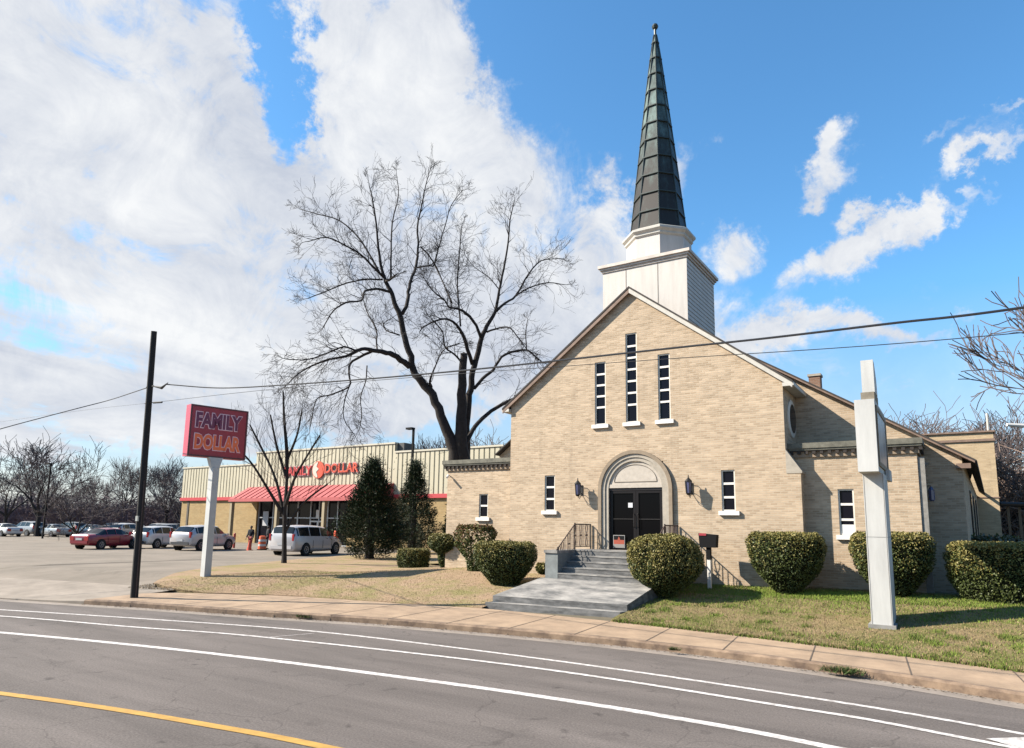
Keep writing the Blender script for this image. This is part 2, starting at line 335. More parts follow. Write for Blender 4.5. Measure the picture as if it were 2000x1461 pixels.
# asphalt road
def asphalt():
    m = bpy.data.materials.new('road_asphalt'); m.use_nodes = True; nt = m.node_tree; b = nt.nodes['Principled BSDF']; N = nt.nodes.new; L = nt.links.new
    b.inputs['Roughness'].default_value = .9; b.inputs['Specular IOR Level'].default_value = .25
    tc = N('ShaderNodeTexCoord'); geo = tc.outputs['Object']
    n1 = N('ShaderNodeTexNoise'); n1.inputs['Scale'].default_value = 34; n1.inputs['Detail'].default_value = 6; n1.inputs['Roughness'].default_value = .8; L(geo, n1.inputs['Vector'])
    r1 = N('ShaderNodeValToRGB'); r1.color_ramp.elements[0].position = .35; r1.color_ramp.elements[1].position = .68
    r1.color_ramp.elements[0].color = (.070, .060, .055, 1); r1.color_ramp.elements[1].color = (.160, .137, .124, 1); L(n1.outputs[0], r1.inputs[0])
    mp = N('ShaderNodeMapping'); mp.inputs['Scale'].default_value = (.12, .75, 1); mp.inputs['Rotation'].default_value = (0, 0, rad(-6)); L(geo, mp.inputs[0])
    n2 = N('ShaderNodeTexNoise'); n2.inputs['Scale'].default_value = 1.6; n2.inputs['Detail'].default_value = 6; n2.inputs['Roughness'].default_value = .6; L(mp.outputs[0], n2.inputs['Vector'])
    mr = N('ShaderNodeMapRange'); L(n2.outputs[0], mr.inputs[0]); mr.inputs[1].default_value = .3; mr.inputs[2].default_value = .7; mr.inputs[3].default_value = .74; mr.inputs[4].default_value = 1.20
    # fine cracks
    n3 = N('ShaderNodeTexNoise'); n3.inputs['Scale'].default_value = 1.1; n3.inputs['Detail'].default_value = 3; L(geo, n3.inputs['Vector'])
    ad = N('ShaderNodeVectorMath'); ad.operation = 'ADD'; L(geo, ad.inputs[0]); L(n3.outputs['Color'], ad.inputs[1])
    vo = N('ShaderNodeTexVoronoi'); vo.feature = 'DISTANCE_TO_EDGE'; vo.inputs['Scale'].default_value = .34; L(ad.outputs[0], vo.inputs['Vector'])
    cr = N('ShaderNodeMapRange'); L(vo.outputs['Distance'], cr.inputs[0]); cr.inputs[1].default_value = .0; cr.inputs[2].default_value = .006; cr.inputs[3].default_value = .72; cr.inputs[4].default_value = 1
    n5 = N('ShaderNodeTexNoise'); n5.inputs['Scale'].default_value = .55; n5.inputs['Detail'].default_value = 9; n5.inputs['Roughness'].default_value = .75; L(geo, n5.inputs['Vector'])
    m5 = N('ShaderNodeMapRange'); L(n5.outputs[0], m5.inputs[0]); m5.inputs[1].default_value = .30; m5.inputs[2].default_value = .42; m5.inputs[3].default_value = .72; m5.inputs[4].default_value = 1
    n6 = N('ShaderNodeTexNoise'); n6.inputs['Scale'].default_value = 3.0; n6.inputs['Detail'].default_value = 5; L(geo, n6.inputs['Vector'])
    m6 = N('ShaderNodeMapRange'); L(n6.outputs[0], m6.inputs[0]); m6.inputs[1].default_value = .64; m6.inputs[2].default_value = .73; m6.inputs[3].default_value = 1; m6.inputs[4].default_value = .6
    mq = N('ShaderNodeMath'); mq.operation = 'MULTIPLY'; L(m5.outputs[0], mq.inputs[0]); L(m6.outputs[0], mq.inputs[1])
    mw = N('ShaderNodeMath'); mw.operation = 'MULTIPLY'; L(mr.outputs[0], mw.inputs[0]); L(mq.outputs[0], mw.inputs[1])
    ml = N('ShaderNodeMath'); ml.operation = 'MULTIPLY'; L(mw.outputs[0], ml.inputs[0]); L(cr.outputs[0], ml.inputs[1])
    sc = N('ShaderNodeVectorMath'); sc.operation = 'SCALE'; L(r1.outputs[0], sc.inputs[0]); L(ml.outputs[0], sc.inputs['Scale']); L(sc.outputs[0], b.inputs['Base Color'])
    bp = N('ShaderNodeBump'); bp.inputs['Strength'].default_value = .5; bp.inputs['Distance'].default_value = .01; L(n1.outputs[0], bp.inputs['Height']); L(bp.outputs[0], b.inputs['Normal'])
    return m
asph = asphalt()
far_side = [(p[0], p[1]-40) for p in curb_s]
loft('road', curb_s, far_side, asph, lambda x, y, t: 0, 6)
gut = mat('gutter_concrete', (.36, .30, .25), .95, var=.3, vscale=2, bump=.1)
cs_ = [(x, y) for x, y in curb_s if x >= -20]
def off(poly, d):
    out = []
    for i, p in enumerate(poly):
        a = Vector(poly[max(i-1, 0)]); b = Vector(poly[min(i+1, len(poly)-1)]); t = (b-a).normalized(); out.append((p[0]-t.y*d, p[1]+t.x*d))
    return out
loft('gutter', off(cs_, -.42), off(cs_, .01), gut, lambda x, y, t: .004, 1)
# markings
paint = mat('road_paint_white', (1.05, 1.0, .96), .8, col2=(.42, .38, .35), var=.0001, vscale=9)
ypaint = mat('road_paint_yellow', (.62, .36, .07), .8, col2=(.48, .27, .06), var=.3, vscale=5)
lines = {
 'lane_line': [(-60, -27), (-30, -18.4), (-20, -15.05), (-13.31, -12.8), (-8.39, -11.26), (-3.78, -10.05), (1.52, -9.66), (6.36, -9.74), (9.57, -10.15), (16, -11.8), (40, -21)],
 'lane_line.001': [(-60, -28.3), (-30, -19.2), (-20, -15.95), (-11.91, -13.36), (-7.59, -12.28), (-4.19, -11.35), (2.04, -10.5), (6.55, -10.56), (9.02, -10.85), (16, -12.7), (40, -22)],
 'traffic_line': [(-60, -30.5), (-30, -21), (-20, -17.8), (-13.5, -15.8), (-8.93, -14.45), (-5.35, -13.55), (-1.99, -12.9), (.77, -12.5), (3.16, -12.22), (5.56, -12.1), (7.65, -12.22), (12, -13), (40, -24)],
 'centre_line': [(-60, -34), (-20, -21.6), (-12, -19.3), (-7, -17.9), (-2.78, -16.75), (-.86, -16.28), (.99, -15.93), (2.86, -15.66), (6, -15.5), (12, -16.2), (40, -27)]}
for k, (n, pts) in enumerate(lines.items()):
    P = [(p.x, p.y) for p in spline(pts, 8)]; w = (.055, .06, .085, .075)[k]
    loft(n.split('.')[0], off(P, -w), off(P, w), (paint, paint, paint, ypaint)[k], lambda x, y, t: .004+.004*(k % 2), 1)
mb = MB()                                                # short slanting bar joining the two thin lines, worn chevron at the right
a, b = onz(520, 1246, 0), onz(612, 1238, 0); mb.quad((a.x, a.y-.05, .012), (b.x, b.y-.05, .012), (b.x, b.y+.05, .012), (a.x, a.y+.05, .012))
p = [onz(*q, 0) for q in ((1925, 1444), (2060, 1440), (2060, 1475), (1985, 1461))]; mb.poly([(v.x, v.y, .012) for v in p])
tag(mb.build('road_marking', paint), kind='structure')
# curb and sidewalk
curb_m = mat('curb_concrete', (.34, .235, .155), .95, col2=(.13, .085, .06), var=.3, vscale=3, bump=.2)
def side_h(x, y, t):
    h = .15+.03*t
    return h if x > -11 else h*sm((x+17)/6)+(.05+.085*max(0, y-ycurb(x)))*(1-sm((x+17)/6))+.01
cA = [p for p in cs_ if p[0] >= -13.4]
def curb_face():
    mb = MB(); A = cA; B = off(cA, .05); Cc = off(cA, .17)
    for i in range(len(A)-1):
        def h(p): return side_h(p[0], p[1], 0)
        a, b = A[i], A[i+1]; c, d = B[i], B[i+1]; e, f = Cc[i], Cc[i+1]
        mb.quad((*a, -.02), (*b, -.02), (*b, h(b)*.78), (*a, h(a)*.78)); mb.quad((*a, h(a)*.78), (*b, h(b)*.78), (*d, h(d)), (*c, h(c))); mb.quad((*c, h(c)), (*d, h(d)), (*f, h(f)), (*e, h(e)))
    o = mb.build('curb', curb_m, weld=True); tag(o, kind='structure')
curb_face()
def walk_mat():
    m = mat('sidewalk_concrete', (.47, .33, .215), .95, col2=(.33, .23, .15), var=.3, vscale=1.6, bump=.25, bscale=60); nt = m.node_tree; N = nt.nodes.new; L = nt.links.new
    return m
walk_m = walk_mat(); joint_m = mat('pavement_joint', (.13, .095, .07), .95)
wa = resample(off([p for p in cs_ if p[0] >= -13.4 and p[0] <= 40], .17), 160); wbk = resample([p for p in wb_s if p[0] >= -13.2 and p[0] <= 40], 160)
# match both edges by x so the slabs run square to the curb
wbk = [(x, yat(wb_s, x)) for x, y in wa]
loft('sidewalk', wa, wbk, walk_m, side_h, 3)
mb = MB()
for jx in [1.63-1.63*k for k in range(9, -15, -1)]:
    jx += 0
    a = (jx+.08, ycurb(jx)+.02); bq = (jx-.10, ywb(jx)); w = .012
    if jx < -12: continue
    mb.quad((a[0]-w, a[1]+.04, side_h(jx, 0, 0)+.004), (a[0]+w, a[1]+.04, side_h(jx, 0, 0)+.004), (bq[0]+w, bq[1], side_h(jx, 0, 1)+.004), (bq[0]-w, bq[1], side_h(jx, 0, 1)+.004))
    mb.quad((a[0]-w*1.2, a[1]-.026, -.01), (a[0]+w*1.2, a[1]-.026, -.01), (a[0]+w*1.2, a[1]+.03, side_h(jx, 0, 0)+.003), (a[0]-w*1.2, a[1]+.03, side_h(jx, 0, 0)+.003))
tag(mb.build('sidewalk_joints', joint_m), kind='structure')
# parking lot
lot_m = mat('parking_lot_asphalt', (.28, .23, .18), .95, col2=(.20, .165, .125), var=.3, vscale=.5, bump=.2)
apron_m = mat('apron_concrete', (.37, .31, .25), .95, col2=(.26, .215, .17), var=.3, vscale=1.1)
lotA = resample([p for p in curb_s if -160 < p[0] < -12.9], 60); 
def lot_edge(): return [(-12.95, -8.4), (-14.65, -7.74), (-16.5, -5.7), (-18.2, -3.46), (-19.57, -.49), (-21.0, 2.73), (-24.3, 11.53), (-24, 21), (-20, 100)]
# lot as a strip fan: from the curb line back to y = 100
def build_lot():
    xs = [-160+4*i for i in range(30)]+[-42+1.0*i for i in range(30)]; ed = [(p.x, p.y) for p in spline(lot_edge()[:7], 6)]
    V = []; Fc = []; nr = 40
    ed_by = sorted([(y, x) for x, y in ed])
    for i, x in enumerate(xs):
        y0 = ycurb(x)+.0; y1 = 120
        if x > -24.3:                                      # stops at the lawn edge
            y1 = yat(sorted([(a, b) for a, b in ed]), x)
        for j in range(nr+1):
            t = (j/nr)**1.6; y = y0+(max(y1, y0+.01)-y0)*t; V.append((x, y, G(x, y)))
    for i in range(len(xs)-1):
        for j in range(nr): Fc.append((i*(nr+1)+j, (i+1)*(nr+1)+j, (i+1)*(nr+1)+j+1, i*(nr+1)+j+1))
    me = bpy.data.meshes.new('parking_lot'); me.from_pydata(V, [], Fc); me.materials.append(lot_m); o = bpy.data.objects.new('parking_lot', me); COL.objects.link(o); tag(o, kind='structure')
build_lot()
ap = resample([p for p in curb_s if -45 < p[0] < -12.9], 50)
loft('driveway_apron', ap, [(x, y+3.1+.9*math.sin(i*.35)*.15) for i, (x, y) in enumerate(ap)], apron_m, lambda x, y, t: G(x, y)+.006, 5, side=.1)
# lawns
def grass_mat(name, dry, green, k):
    m = bpy.data.materials.new(name); m.use_nodes = True; nt = m.node_tree; b = nt.nodes['Principled BSDF']; N = nt.nodes.new; L = nt.links.new
    b.inputs['Roughness'].default_value = 1; b.inputs['Specular IOR Level'].default_value = .1
    tc = N('ShaderNodeTexCoord')
    n1 = N('ShaderNodeTexNoise'); n1.inputs['Scale'].default_value = .9; n1.inputs['Detail'].default_value = 7; n1.inputs['Roughness'].default_value = .7; L(tc.outputs['Object'], n1.inputs['Vector'])
    n2 = N('ShaderNodeTexNoise'); n2.inputs['Scale'].default_value = 26; n2.inputs['Detail'].default_value = 5; n2.inputs['Roughness'].default_value = .8; L(tc.outputs['Object'], n2.inputs['Vector'])
    r = N('ShaderNodeValToRGB'); r.color_ramp.elements[0].position = k-.1; r.color_ramp.elements[1].position = k+.12
    r.color_ramp.elements[0].color = (*kc(green), 1); r.color_ramp.elements[1].color = (*kc(dry), 1)
    ad = N('ShaderNodeMath'); ad.operation = 'ADD'; L(n1.outputs[0], ad.inputs[0]); ml = N('ShaderNodeMath'); ml.operation = 'MULTIPLY_ADD'; L(n2.outputs[0], ml.inputs[0]); ml.inputs[1].default_value = .45; ml.inputs[2].default_value = -.22
    L(ml.outputs[0], ad.inputs[1]); L(ad.outputs[0], r.inputs[0])
    mr = N('ShaderNodeMapRange'); L(n2.outputs[0], mr.inputs[0]); mr.inputs[1].default_value = .3; mr.inputs[2].default_value = .7; mr.inputs[3].default_value = .6; mr.inputs[4].default_value = 1.3
    sc = N('ShaderNodeVectorMath'); sc.operation = 'SCALE'; L(r.outputs[0], sc.inputs[0]); L(mr.outputs[0], sc.inputs['Scale']); L(sc.outputs[0], b.inputs['Base Color'])
    bp = N('ShaderNodeBump'); bp.inputs['Strength'].default_value = .8; bp.inputs['Distance'].default_value = .03; L(n2.outputs[0], bp.inputs['Height']); L(bp.outputs[0], b.inputs['Normal'])
    return m
DRY, DRY2, GRN, GRN2 = (.35, .25, .145), (.27, .20, .10), (.15, .17, .045), (.17, .25, .03)
lawnR_m = grass_mat('lawn_mixed', (.32, .24, .13), (.165, .175, .05), .47)
lawnL_m = grass_mat('lawn_dry', (.49, .345, .225), (.33, .30, .12), .43)
rA = [(x, yat(wb_s, x)) for x in np.linspace(1.5, 40, 110)]; rB = [(x, .6 if x < 9.2 else min(14, .6+(x-9.2)*2)) for x, y in rA]
lawnR = loft('lawn', rA, rB, lawnR_m, lambda x, y, t: G(x, y)+.035*min(1, t*40), 26, side=.12)
lb = [(p.x, p.y) for p in spline(lot_edge()[:6], 6)]; lb = lb[6:]       # starts at the tip
lA = resample([(-14.65, -7.74), (-12.9, -7.95), (-11.6, -7.75)]+[p for p in wb_s if -9.9 < p[0] <= -2.4], 90)
lB = resample(lb+[(-20.5, 5), (-14, 6), (-8.3, 3), (-5, .6), (-2.4, .2)], 90)
lawnL = loft('lawn', lA, lB, lawnL_m, lambda x, y, t: G(x, y)+.035, 30, side=.12)
lB2 = [(-21.0, 2.7), (-24.3, 11.5), (-24, 21.9)]
loft('lawn', resample(lB2, 20), resample([(-19.5, 2), (-14, 6), (-10, 20)], 20), lawnL_m, lambda x, y, t: G(x, y)+.033, 10)
rng = np.random.default_rng(5)
def grass(name, n, region, cols, hmin, hmax, seed):
    rg = np.random.default_rng(seed); P = []
    while len(P) < n:
        q = region(rg)
        if q is not None: P.append(q)
    P = np.array(P); n = len(P); h = rg.uniform(hmin, hmax, n); a = rg.uniform(0, 2*np.pi, n); w = rg.uniform(.006, .013, n)
    dx, dy = np.cos(a)*w, np.sin(a)*w; lx, ly = rg.normal(0, .35, n)*h, rg.normal(0, .35, n)*h
    V = np.empty((n, 3, 3)); V[:, 0] = P+np.c_[-dx, -dy, np.zeros(n)]; V[:, 1] = P+np.c_[dx, dy, np.zeros(n)]; V[:, 2] = P+np.c_[lx, ly, h]
    nzv = np.array([noise.noise(Vector((p[0]*.55, p[1]*.55, 0)))+.45*noise.noise(Vector((p[0]*3, p[1]*3, 5))) for p in P])
    u = nzv+rg.normal(0, .22, n); mi = np.where(u > .18, 1, 0)+np.where(rg.random(n) < .25, 2, 0)
    o = np_mesh(name, V.reshape(-1, 3), np.arange(n*3).reshape(-1, 3), cols, mi=mi); return tag(o, kind='stuff')
def gm(n, c):
    m = mat(n, c, .8, spec=.15); m.node_tree.nodes['Principled BSDF'].inputs['Transmission Weight'].default_value = 0; return m
gD, gG, gD2, gG2 = gm('blade_straw', (.40, .30, .16)), gm('blade_green', (.17, .22, .045)), gm('blade_brown', (.28, .19, .11)), gm('blade_lime', (.22, .30, .05))
def regR(rg):
    x = rg.uniform(1.6, 17); y0 = ywb(x); v = rg.random()**1.4*6; y = y0+v-.02
    if y > .3 and x < 9.3: return None
    if x < 2.1 and y > -4.4 and x < 1.5+ (y+4.4)*.1: return None
    return (x, y, G(x, y)+.02)
def regRedge(rg):
    x = rg.uniform(1.6, 14); return (x, ywb(x)+rg.normal(0, .05), G(x, ywb(x))+.0)
def regRwall(rg):
    x = rg.uniform(2.0, 11); y = rg.uniform(-1.6, -.05) if rg.random() < .6 else rg.uniform(-3.2, -.3); 
    return (x, y, G(x, y)+.02)
tag(grass('grass', 60000, regR, [gD, gG, gD2, gG2], .02, .065, 1), 'patchy straw and green grass on the lawn right of the walkway', 'grass')
tag(grass('grass', 7000, regRedge, [gG, gG, gD2, gG2], .03, .09, 2), 'ragged green grass fringe along the back of the sidewalk', 'grass')
tag(grass('grass', 26000, regRwall, [gG2, gG2, gG, gG2], .03, .085, 3), 'bright green grass at the foot of the church wall', 'grass')
def regL(rg):
    x = rg.uniform(-17, -2.5); y = ywb(x)+rg.random()**1.3*6.5
    if x < -12 and y > -3 + (-12-x)*2: return None
    if x < -14.6: return None
    return (x, y, G(x, y)+.02)
tag(grass('grass', 36000, regL, [gD2, gD, gD, gG], .015, .045, 4), 'short dormant tan grass on the lawn left of the walkway', 'grass')
def regClump(rg, st={}):
    if 'c' not in st: st['c'] = [(x, ywb(x)+v) for x, v in zip(rg.uniform(1.8, 13, 90), rg.random(90)**1.3*5)]
    cx_, cy_ = st['c'][rg.integers(0, 90)]; x, y = cx_+rg.normal(0, .09), cy_+rg.normal(0, .09)
    return None if (y > -.1 and x < 9.3) or x < 1.6 else (x, y, G(x, y)+.02)
tag(grass('grass', 9000, regClump, [gG, gG2, gG, gG2], .04, .10, 9), 'taller green tufts scattered over the right lawn', 'grass')
def regLitter(rg):
    x = rg.uniform(-14, 14); y = ywb(x)+rg.random()*5
    if -2.8 < x < 1.8 or (y > -.2) or (x < -12 and y > -4): return None
    return (x, y, G(x, y)+.035)
def litter(name, n, region, cols, s0, s1, seed, flat=.25):
    rg = np.random.default_rng(seed); P = []
    while len(P) < n:
        q = region(rg)
        if q is not None: P.append(q)
    P = np.array(P); a = rg.uniform(0, 6.28, n); s = rg.uniform(s0, s1, n)[:, None]; u = np.c_[np.cos(a), np.sin(a), rg.normal(0, flat, n)]; w = np.c_[-np.sin(a), np.cos(a), rg.normal(0, flat, n)]*.6
    V = np.stack([P-u*s, P-w*s, P+u*s, P+w*s], 1); V[:, :, 2] = np.maximum(V[:, :, 2], P[:, None, 2]-.005)
    return tag(np_mesh(name, V.reshape(-1, 3), np.arange(n*4).reshape(-1, 4), cols, mi=rg.integers(0, len(cols), n)), kind='stuff')
tag(litter('fallen_leaves', 2600, regLitter, [gm('dead_leaf', (.24, .14, .07)), gm('pale_dead_leaf', (.46, .33, .20)), gm('dark_dead_leaf', (.10, .06, .04))], .02, .045, 21), 'small dead leaves scattered on both lawns', 'leaves')
def regGutter(rg):
    x = rg.uniform(-13, 12); return (x, ycurb(x)-abs(rg.normal(0, .09))-.02, .012)
tag(litter('gutter_debris', 1500, regGutter, [gm('grit_brown', (.20, .14, .09)), gm('grit_dark', (.07, .055, .04)), gm('grit_pale', (.40, .33, .26))], .008, .03, 22, .1), 'grit and leaf crumbs lying along the gutter', 'debris')
def regTip(rg):
    x = rg.uniform(-14.3, -9.5); y = rg.uniform(-7.6, -1.5)
    if y < ywb(x)+.2 or x < -14.3+.0*y: return None
    return (x, y, G(x, y)+.02) if rg.random() < .35+.1*math.sin(x*3)+.3*(y > -5) else None
tag(grass('grass', 9000, regTip, [gD, gG, gD2, gG2], .015, .05, 12), 'yellow green grass around the foot of the red pole sign', 'grass')
# curb weeds
def tuft(name, c, n, s, h, label):
    rg = np.random.default_rng(int(abs(c[0]*100))); P = np.c_[rg.normal(0, s, n), rg.normal(0, s*.35, n), np.zeros(n)]
    t = thing('curb_weed', c, label, 'weed', 'weeds growing in the curb')
    V = np.empty((n, 3, 3)); hh = rg.uniform(.4, 1, n)*h; a = rg.uniform(0, 6.28, n); d = np.c_[np.cos(a), np.sin(a), 0*a]*.012
    V[:, 0] = P-d; V[:, 1] = P+d; V[:, 2] = P+np.c_[rg.normal(0, h*.7, n), rg.normal(0, h*.6, n), hh]
    V += np.array(c); np_mesh('leaves', V.reshape(-1, 3), np.arange(n*3).reshape(-1, 3), [gm('weed_green', (.07, .11, .03)), gD2], t, (rg.random(n) < .25).astype(int))
    return t
w_ = onz(1645, 1308, .12); tuft('w', (w_.x, w_.y, .07), 500, .13, .13, 'large clump of green weeds at the curb edge below the church sign')
w_ = onz(1316, 1266, .12); tuft('w', (w_.x, w_.y, .08), 120, .05, .08, 'small weed tuft in the curb below the round bush')
w_ = onz(590, 1200, .12); tuft('w', (w_.x, w_.y, .06), 260, .13, .09, 'dark weed clump on the curb below the dry lawn')
w_ = onz(357, 1185, .10); tuft('w', (w_.x, w_.y, .04), 90, .06, .07, 'tiny weed on the curb right of the utility pole')
# ------------------------------------------------------------------ church
church = thing('church', (0, 0, .9), 'buff brick church with a gabled front, arched double door and tall dark metal spire', 'church')
def wall_holes(mb, x0, x1, z0, top, holes, y=0, depth=.14, br=None, flip=False):
    """vertical wall in a plane y=const with real openings; top(x) gives its upper edge; reveals go back by depth"""
    xs = sorted(set([x0, x1]+[h[0] for h in holes]+[h[1] for h in holes]+(br or [])))
    for i in range(len(xs)-1):
        a, b = xs[i], xs[i+1]; hs = sorted([h for h in holes if h[0] <= a+1e-6 and h[1] >= b-1e-6], key=lambda h: h[2]); z = z0
        for h in hs:
            if h[2] > z: mb.quad((a, y, z), (b, y, z), (b, y, h[2]), (a, y, h[2]))
            z = h[3]
        mb.quad((a, y, z), (b, y, z), (b, y, top(b)), (a, y, top(a)))
    for (a, b, c, d) in holes:
        yb = y+depth
        mb.quad((a, y, c), (a, y, d), (a, yb, d), (a, yb, c)); mb.quad((b, y, d), (b, y, c), (b, yb, c), (b, yb, d))
        mb.quad((a, y, d), (b, y, d), (b, yb, d), (a, yb, d)); mb.quad((a, y, c), (a, yb, c), (b, yb, c), (b, y, c))
def window(x0, x1, z0, z1, bars, y=0, parent=church, big=None, sill=True, low_white=False):
    fm = MB(); t = .042; yy = y+.035
    fm.box(x0, x0+t, yy, yy+.06, z0, z1); fm.box(x1-t, x1, yy, yy+.06, z0, z1); fm.box(x0+t, x1-t, yy, yy+.06, z1-t, z1); fm.box(x0+t, x1-t, yy, yy+.06, z0, z0+t)
    w = fm.build('window', frame_m, parent)
    g = MB(); g.quad((x0+t, yy+.035, z0+t), (x1-t, yy+.035, z0+t), (x1-t, yy+.035, z1-t), (x0+t, yy+.035, z1-t)); go = g.build('pane', glass_m); go.parent = w; go.location = (0, 0, 0)
    b = MB()
    for z in bars: b = MB(); b.box(x0+t, x1-t, yy+.005, yy+.032, z-.034, z+.034); bo = b.build('muntin', white_paint); bo.parent = w
    if low_white: b = MB(); b.box(x0+t, x1-t, yy+.012, yy+.03, z0+t, z0+.30); bo = b.build('lower_board', white_paint); bo.parent = w
    if sill:
        s = MB(); s.box(x0-.09, x1+.12, y-.09, y+.058, z0-.13, z0); so_ = s.build('sill', white_paint); so_.parent = w
    return w
gz = lambda x: 10.72-.747*abs(x)
ups = [(-1.385, -.965, 6.08, 8.33), (-.21, .21, 6.08, 9.22), (.955, 1.375, 6.08, 8.33)]
lows = [(-3.40, -2.98, 3.09, 4.36), (2.97, 3.39, 3.09, 4.36)]
DX = .09                                                # the doorway sits a hand's breadth right of the ridge
doorh = (DX-1.0, DX+1.0, 1.79, 4.72)
mb = MB()
wall_holes(mb, -4.9, 4.9, .5, gz, ups+lows+[doorh], br=[0])
# right-hand side wall and the low buttress steps at both corners
for s in (-1, 1):
    X = 4.9*s
    mb.quad((X, 0, .5), (X, 2.05, .5), (X, 2.05, gz(4.9)), (X, 0, gz(4.9)))
    if s > 0: mb.box(4.9, 5.3, 0, .46, .5, 4.2)
mb.build('front_wall', buff, church)
mb = MB()
for s in (1,):
    mb.prism([(4.9*s, -.012, 4.2), (5.34*s, -.012, 4.2), (5.34*s, -.012, 4.26), (4.9*s, -.012, 4.92)], (0, .5, 0))
mb.build('buttress_cap', stone, church)
for (x0, x1, z0, z1), nb in zip(ups, (4, 6, 4)):
    low = z0+.62; rest = (z1-.045-low)
    window(x0, x1, z0, z1, [low]+[low+rest*k/nb for k in range(1, nb)], low_white=False)
for (x0, x1, z0, z1) in lows: window(x0, x1, z0, z1, [z0+(z1-z0)*k/3 for k in (1, 2)])
# oval window on the side wall
mb = MB(); mb.lathe([(.60, .0), (.60, .03), (.50, .05), (.46, .05)], (4.9, 1.12, 6.0), 28, ax='x'); w = mb.build('window', frame_m, church)
mb = MB(); mb.lathe([(.46, .052), (.46, .058)], (4.9, 1.12, 6.0), 28, ax='x'); g = mb.build('pane', glass_m); g.parent = w
# front roof: slabs, soffits and rake boards
def roof_pair(name, y0, y1, zr, sl_, sr_, xl, xr, th, m=roof_m):
    mb = MB()
    for s, X, k in ((-1, xl, sl_), (1, xr, sr_)):
        z = zr-k*X; mb.prism([(0, y0, zr), (s*X, y0, z), (s*X, y0, z+th), (0, y0, zr+th)], (0, y1-y0, 0))
    return mb.build(name, m, church)
roof_pair('roof', -.17, 2.0, 10.80, .747, .747, 5.22, 5.22, .07)
def rake(y0, y1, zr, k, X, s, h, m, name):
    mb = MB(); mb.prism([(0, y0, zr), (s*X, y0, zr-k*X), (s*X, y0, zr-k*X-h), (0, y0, zr-h*1.1)], (0, y1-y0, 0)); return mb.build(name, m, church)
for s in (-1, 1):
    rake(-.155, -.115, 10.80, .747, 5.2, s, .15, white_trim if s > 0 else fascia_m, 'rake_board')
    rake(-.113, -.004, 10.77, .747, 5.12, s, .07, fascia_m if s < 0 else white_trim, 'soffit')
for s in (-1, 1):
    mb = MB(); a, b = sorted((4.92*s, 5.24*s)); mb.box(a, b, -.15, 1.95, 6.82, 6.93); mb.build('eave_box', white_trim, church)
# nave behind, wider on the right
NZ = 10.56; kr, kl = .625, .757
nz_ = lambda x: NZ-(kr*x if x > 0 else -kl*x)
mb = MB(); XR = 9.3; XL = -6.75
mb.poly([(XL, 2, .4), (XR, 2, .4), (XR, 2, nz_(XR)-.04), (0, 2, NZ-.04), (XL, 2, nz_(XL)-.04)])
mb.quad((XR, 2, .4), (XR+.72, 20, .4), (XR+.72, 20, nz_(XR)-.3), (XR, 2, nz_(XR)-.04))
mb.quad((XL, 20, .4), (XL, 2, .4), (XL, 2, nz_(XL)-.04), (XL, 20, nz_(XL)-.04))
mb.poly([(XL, 20, .4), (XL, 20, nz_(XL)-.04), (0, 20, NZ-.04), (XR+.72, 20, nz_(XR)-.3), (XR+.72, 20, .4)])
mb.build('nave_wall', buff, church)
roof_pair('nave_roof', 1.72, 20, NZ, kl, kr, 6.80, 9.62, .05)
mb = MB(); mb.prism([(0, 1.74, NZ), (9.6, 1.74, NZ-kr*9.6), (9.6, 1.74, NZ-kr*9.6-.06), (0, 1.74, NZ-.06)], (0, .03, 0)); mb.build('rake_board', fascia_m, church)
mb = MB(); mb.prism([(0, 1.775, NZ-.02), (9.5, 1.775, NZ-.02-kr*9.5), (9.5, 1.775, NZ-kr*9.5-.06), (0, 1.775, NZ-.06)], (0, .22, 0)); mb.build('soffit', fascia_m, church)
mb = MB(); mb.prism([(9.42, 2.0, 4.62), (9.66, 2.0, 4.46), (9.66, 2.0, 4.60), (9.42, 2.0, 4.72)], (.7, 18, 0)); mb.build('gutter', dark_wood, church)
mb = MB(); mb.box(9.15, 9.5, 1.82, 1.99, 4.36, 4.50); mb.build('eave_return', fascia_m, church)
for yy in (7, 11, 15):
    xx = XR+.04*(yy-2); mb = MB(); mb.box(xx-.1, xx+.05, yy, yy+1.1, 1.9, 4.0, rz=-.04); w = mb.build('window', dark_wood, church)
    mb = MB(); mb.box(xx-.02, xx+.062, yy+.08, yy+1.02, 1.98, 3.92, rz=-.04); g = mb.build('pane', glass_m); g.parent = w
# chimney
chim_m = brick_mat('red_brown_brick', (.33, .18, .12), (.27, .14, .10), (.35, .28, .22))
mb = MB(); mb.box(4.06, 4.52, 10, 10.5, 7.2, 9.2); ch = mb.build('chimney', chim_m, church)
mb = MB(); mb.box(4.02, 4.56, 9.96, 10.54, 9.2, 9.3); o = mb.build('cap', stone); o.parent = ch
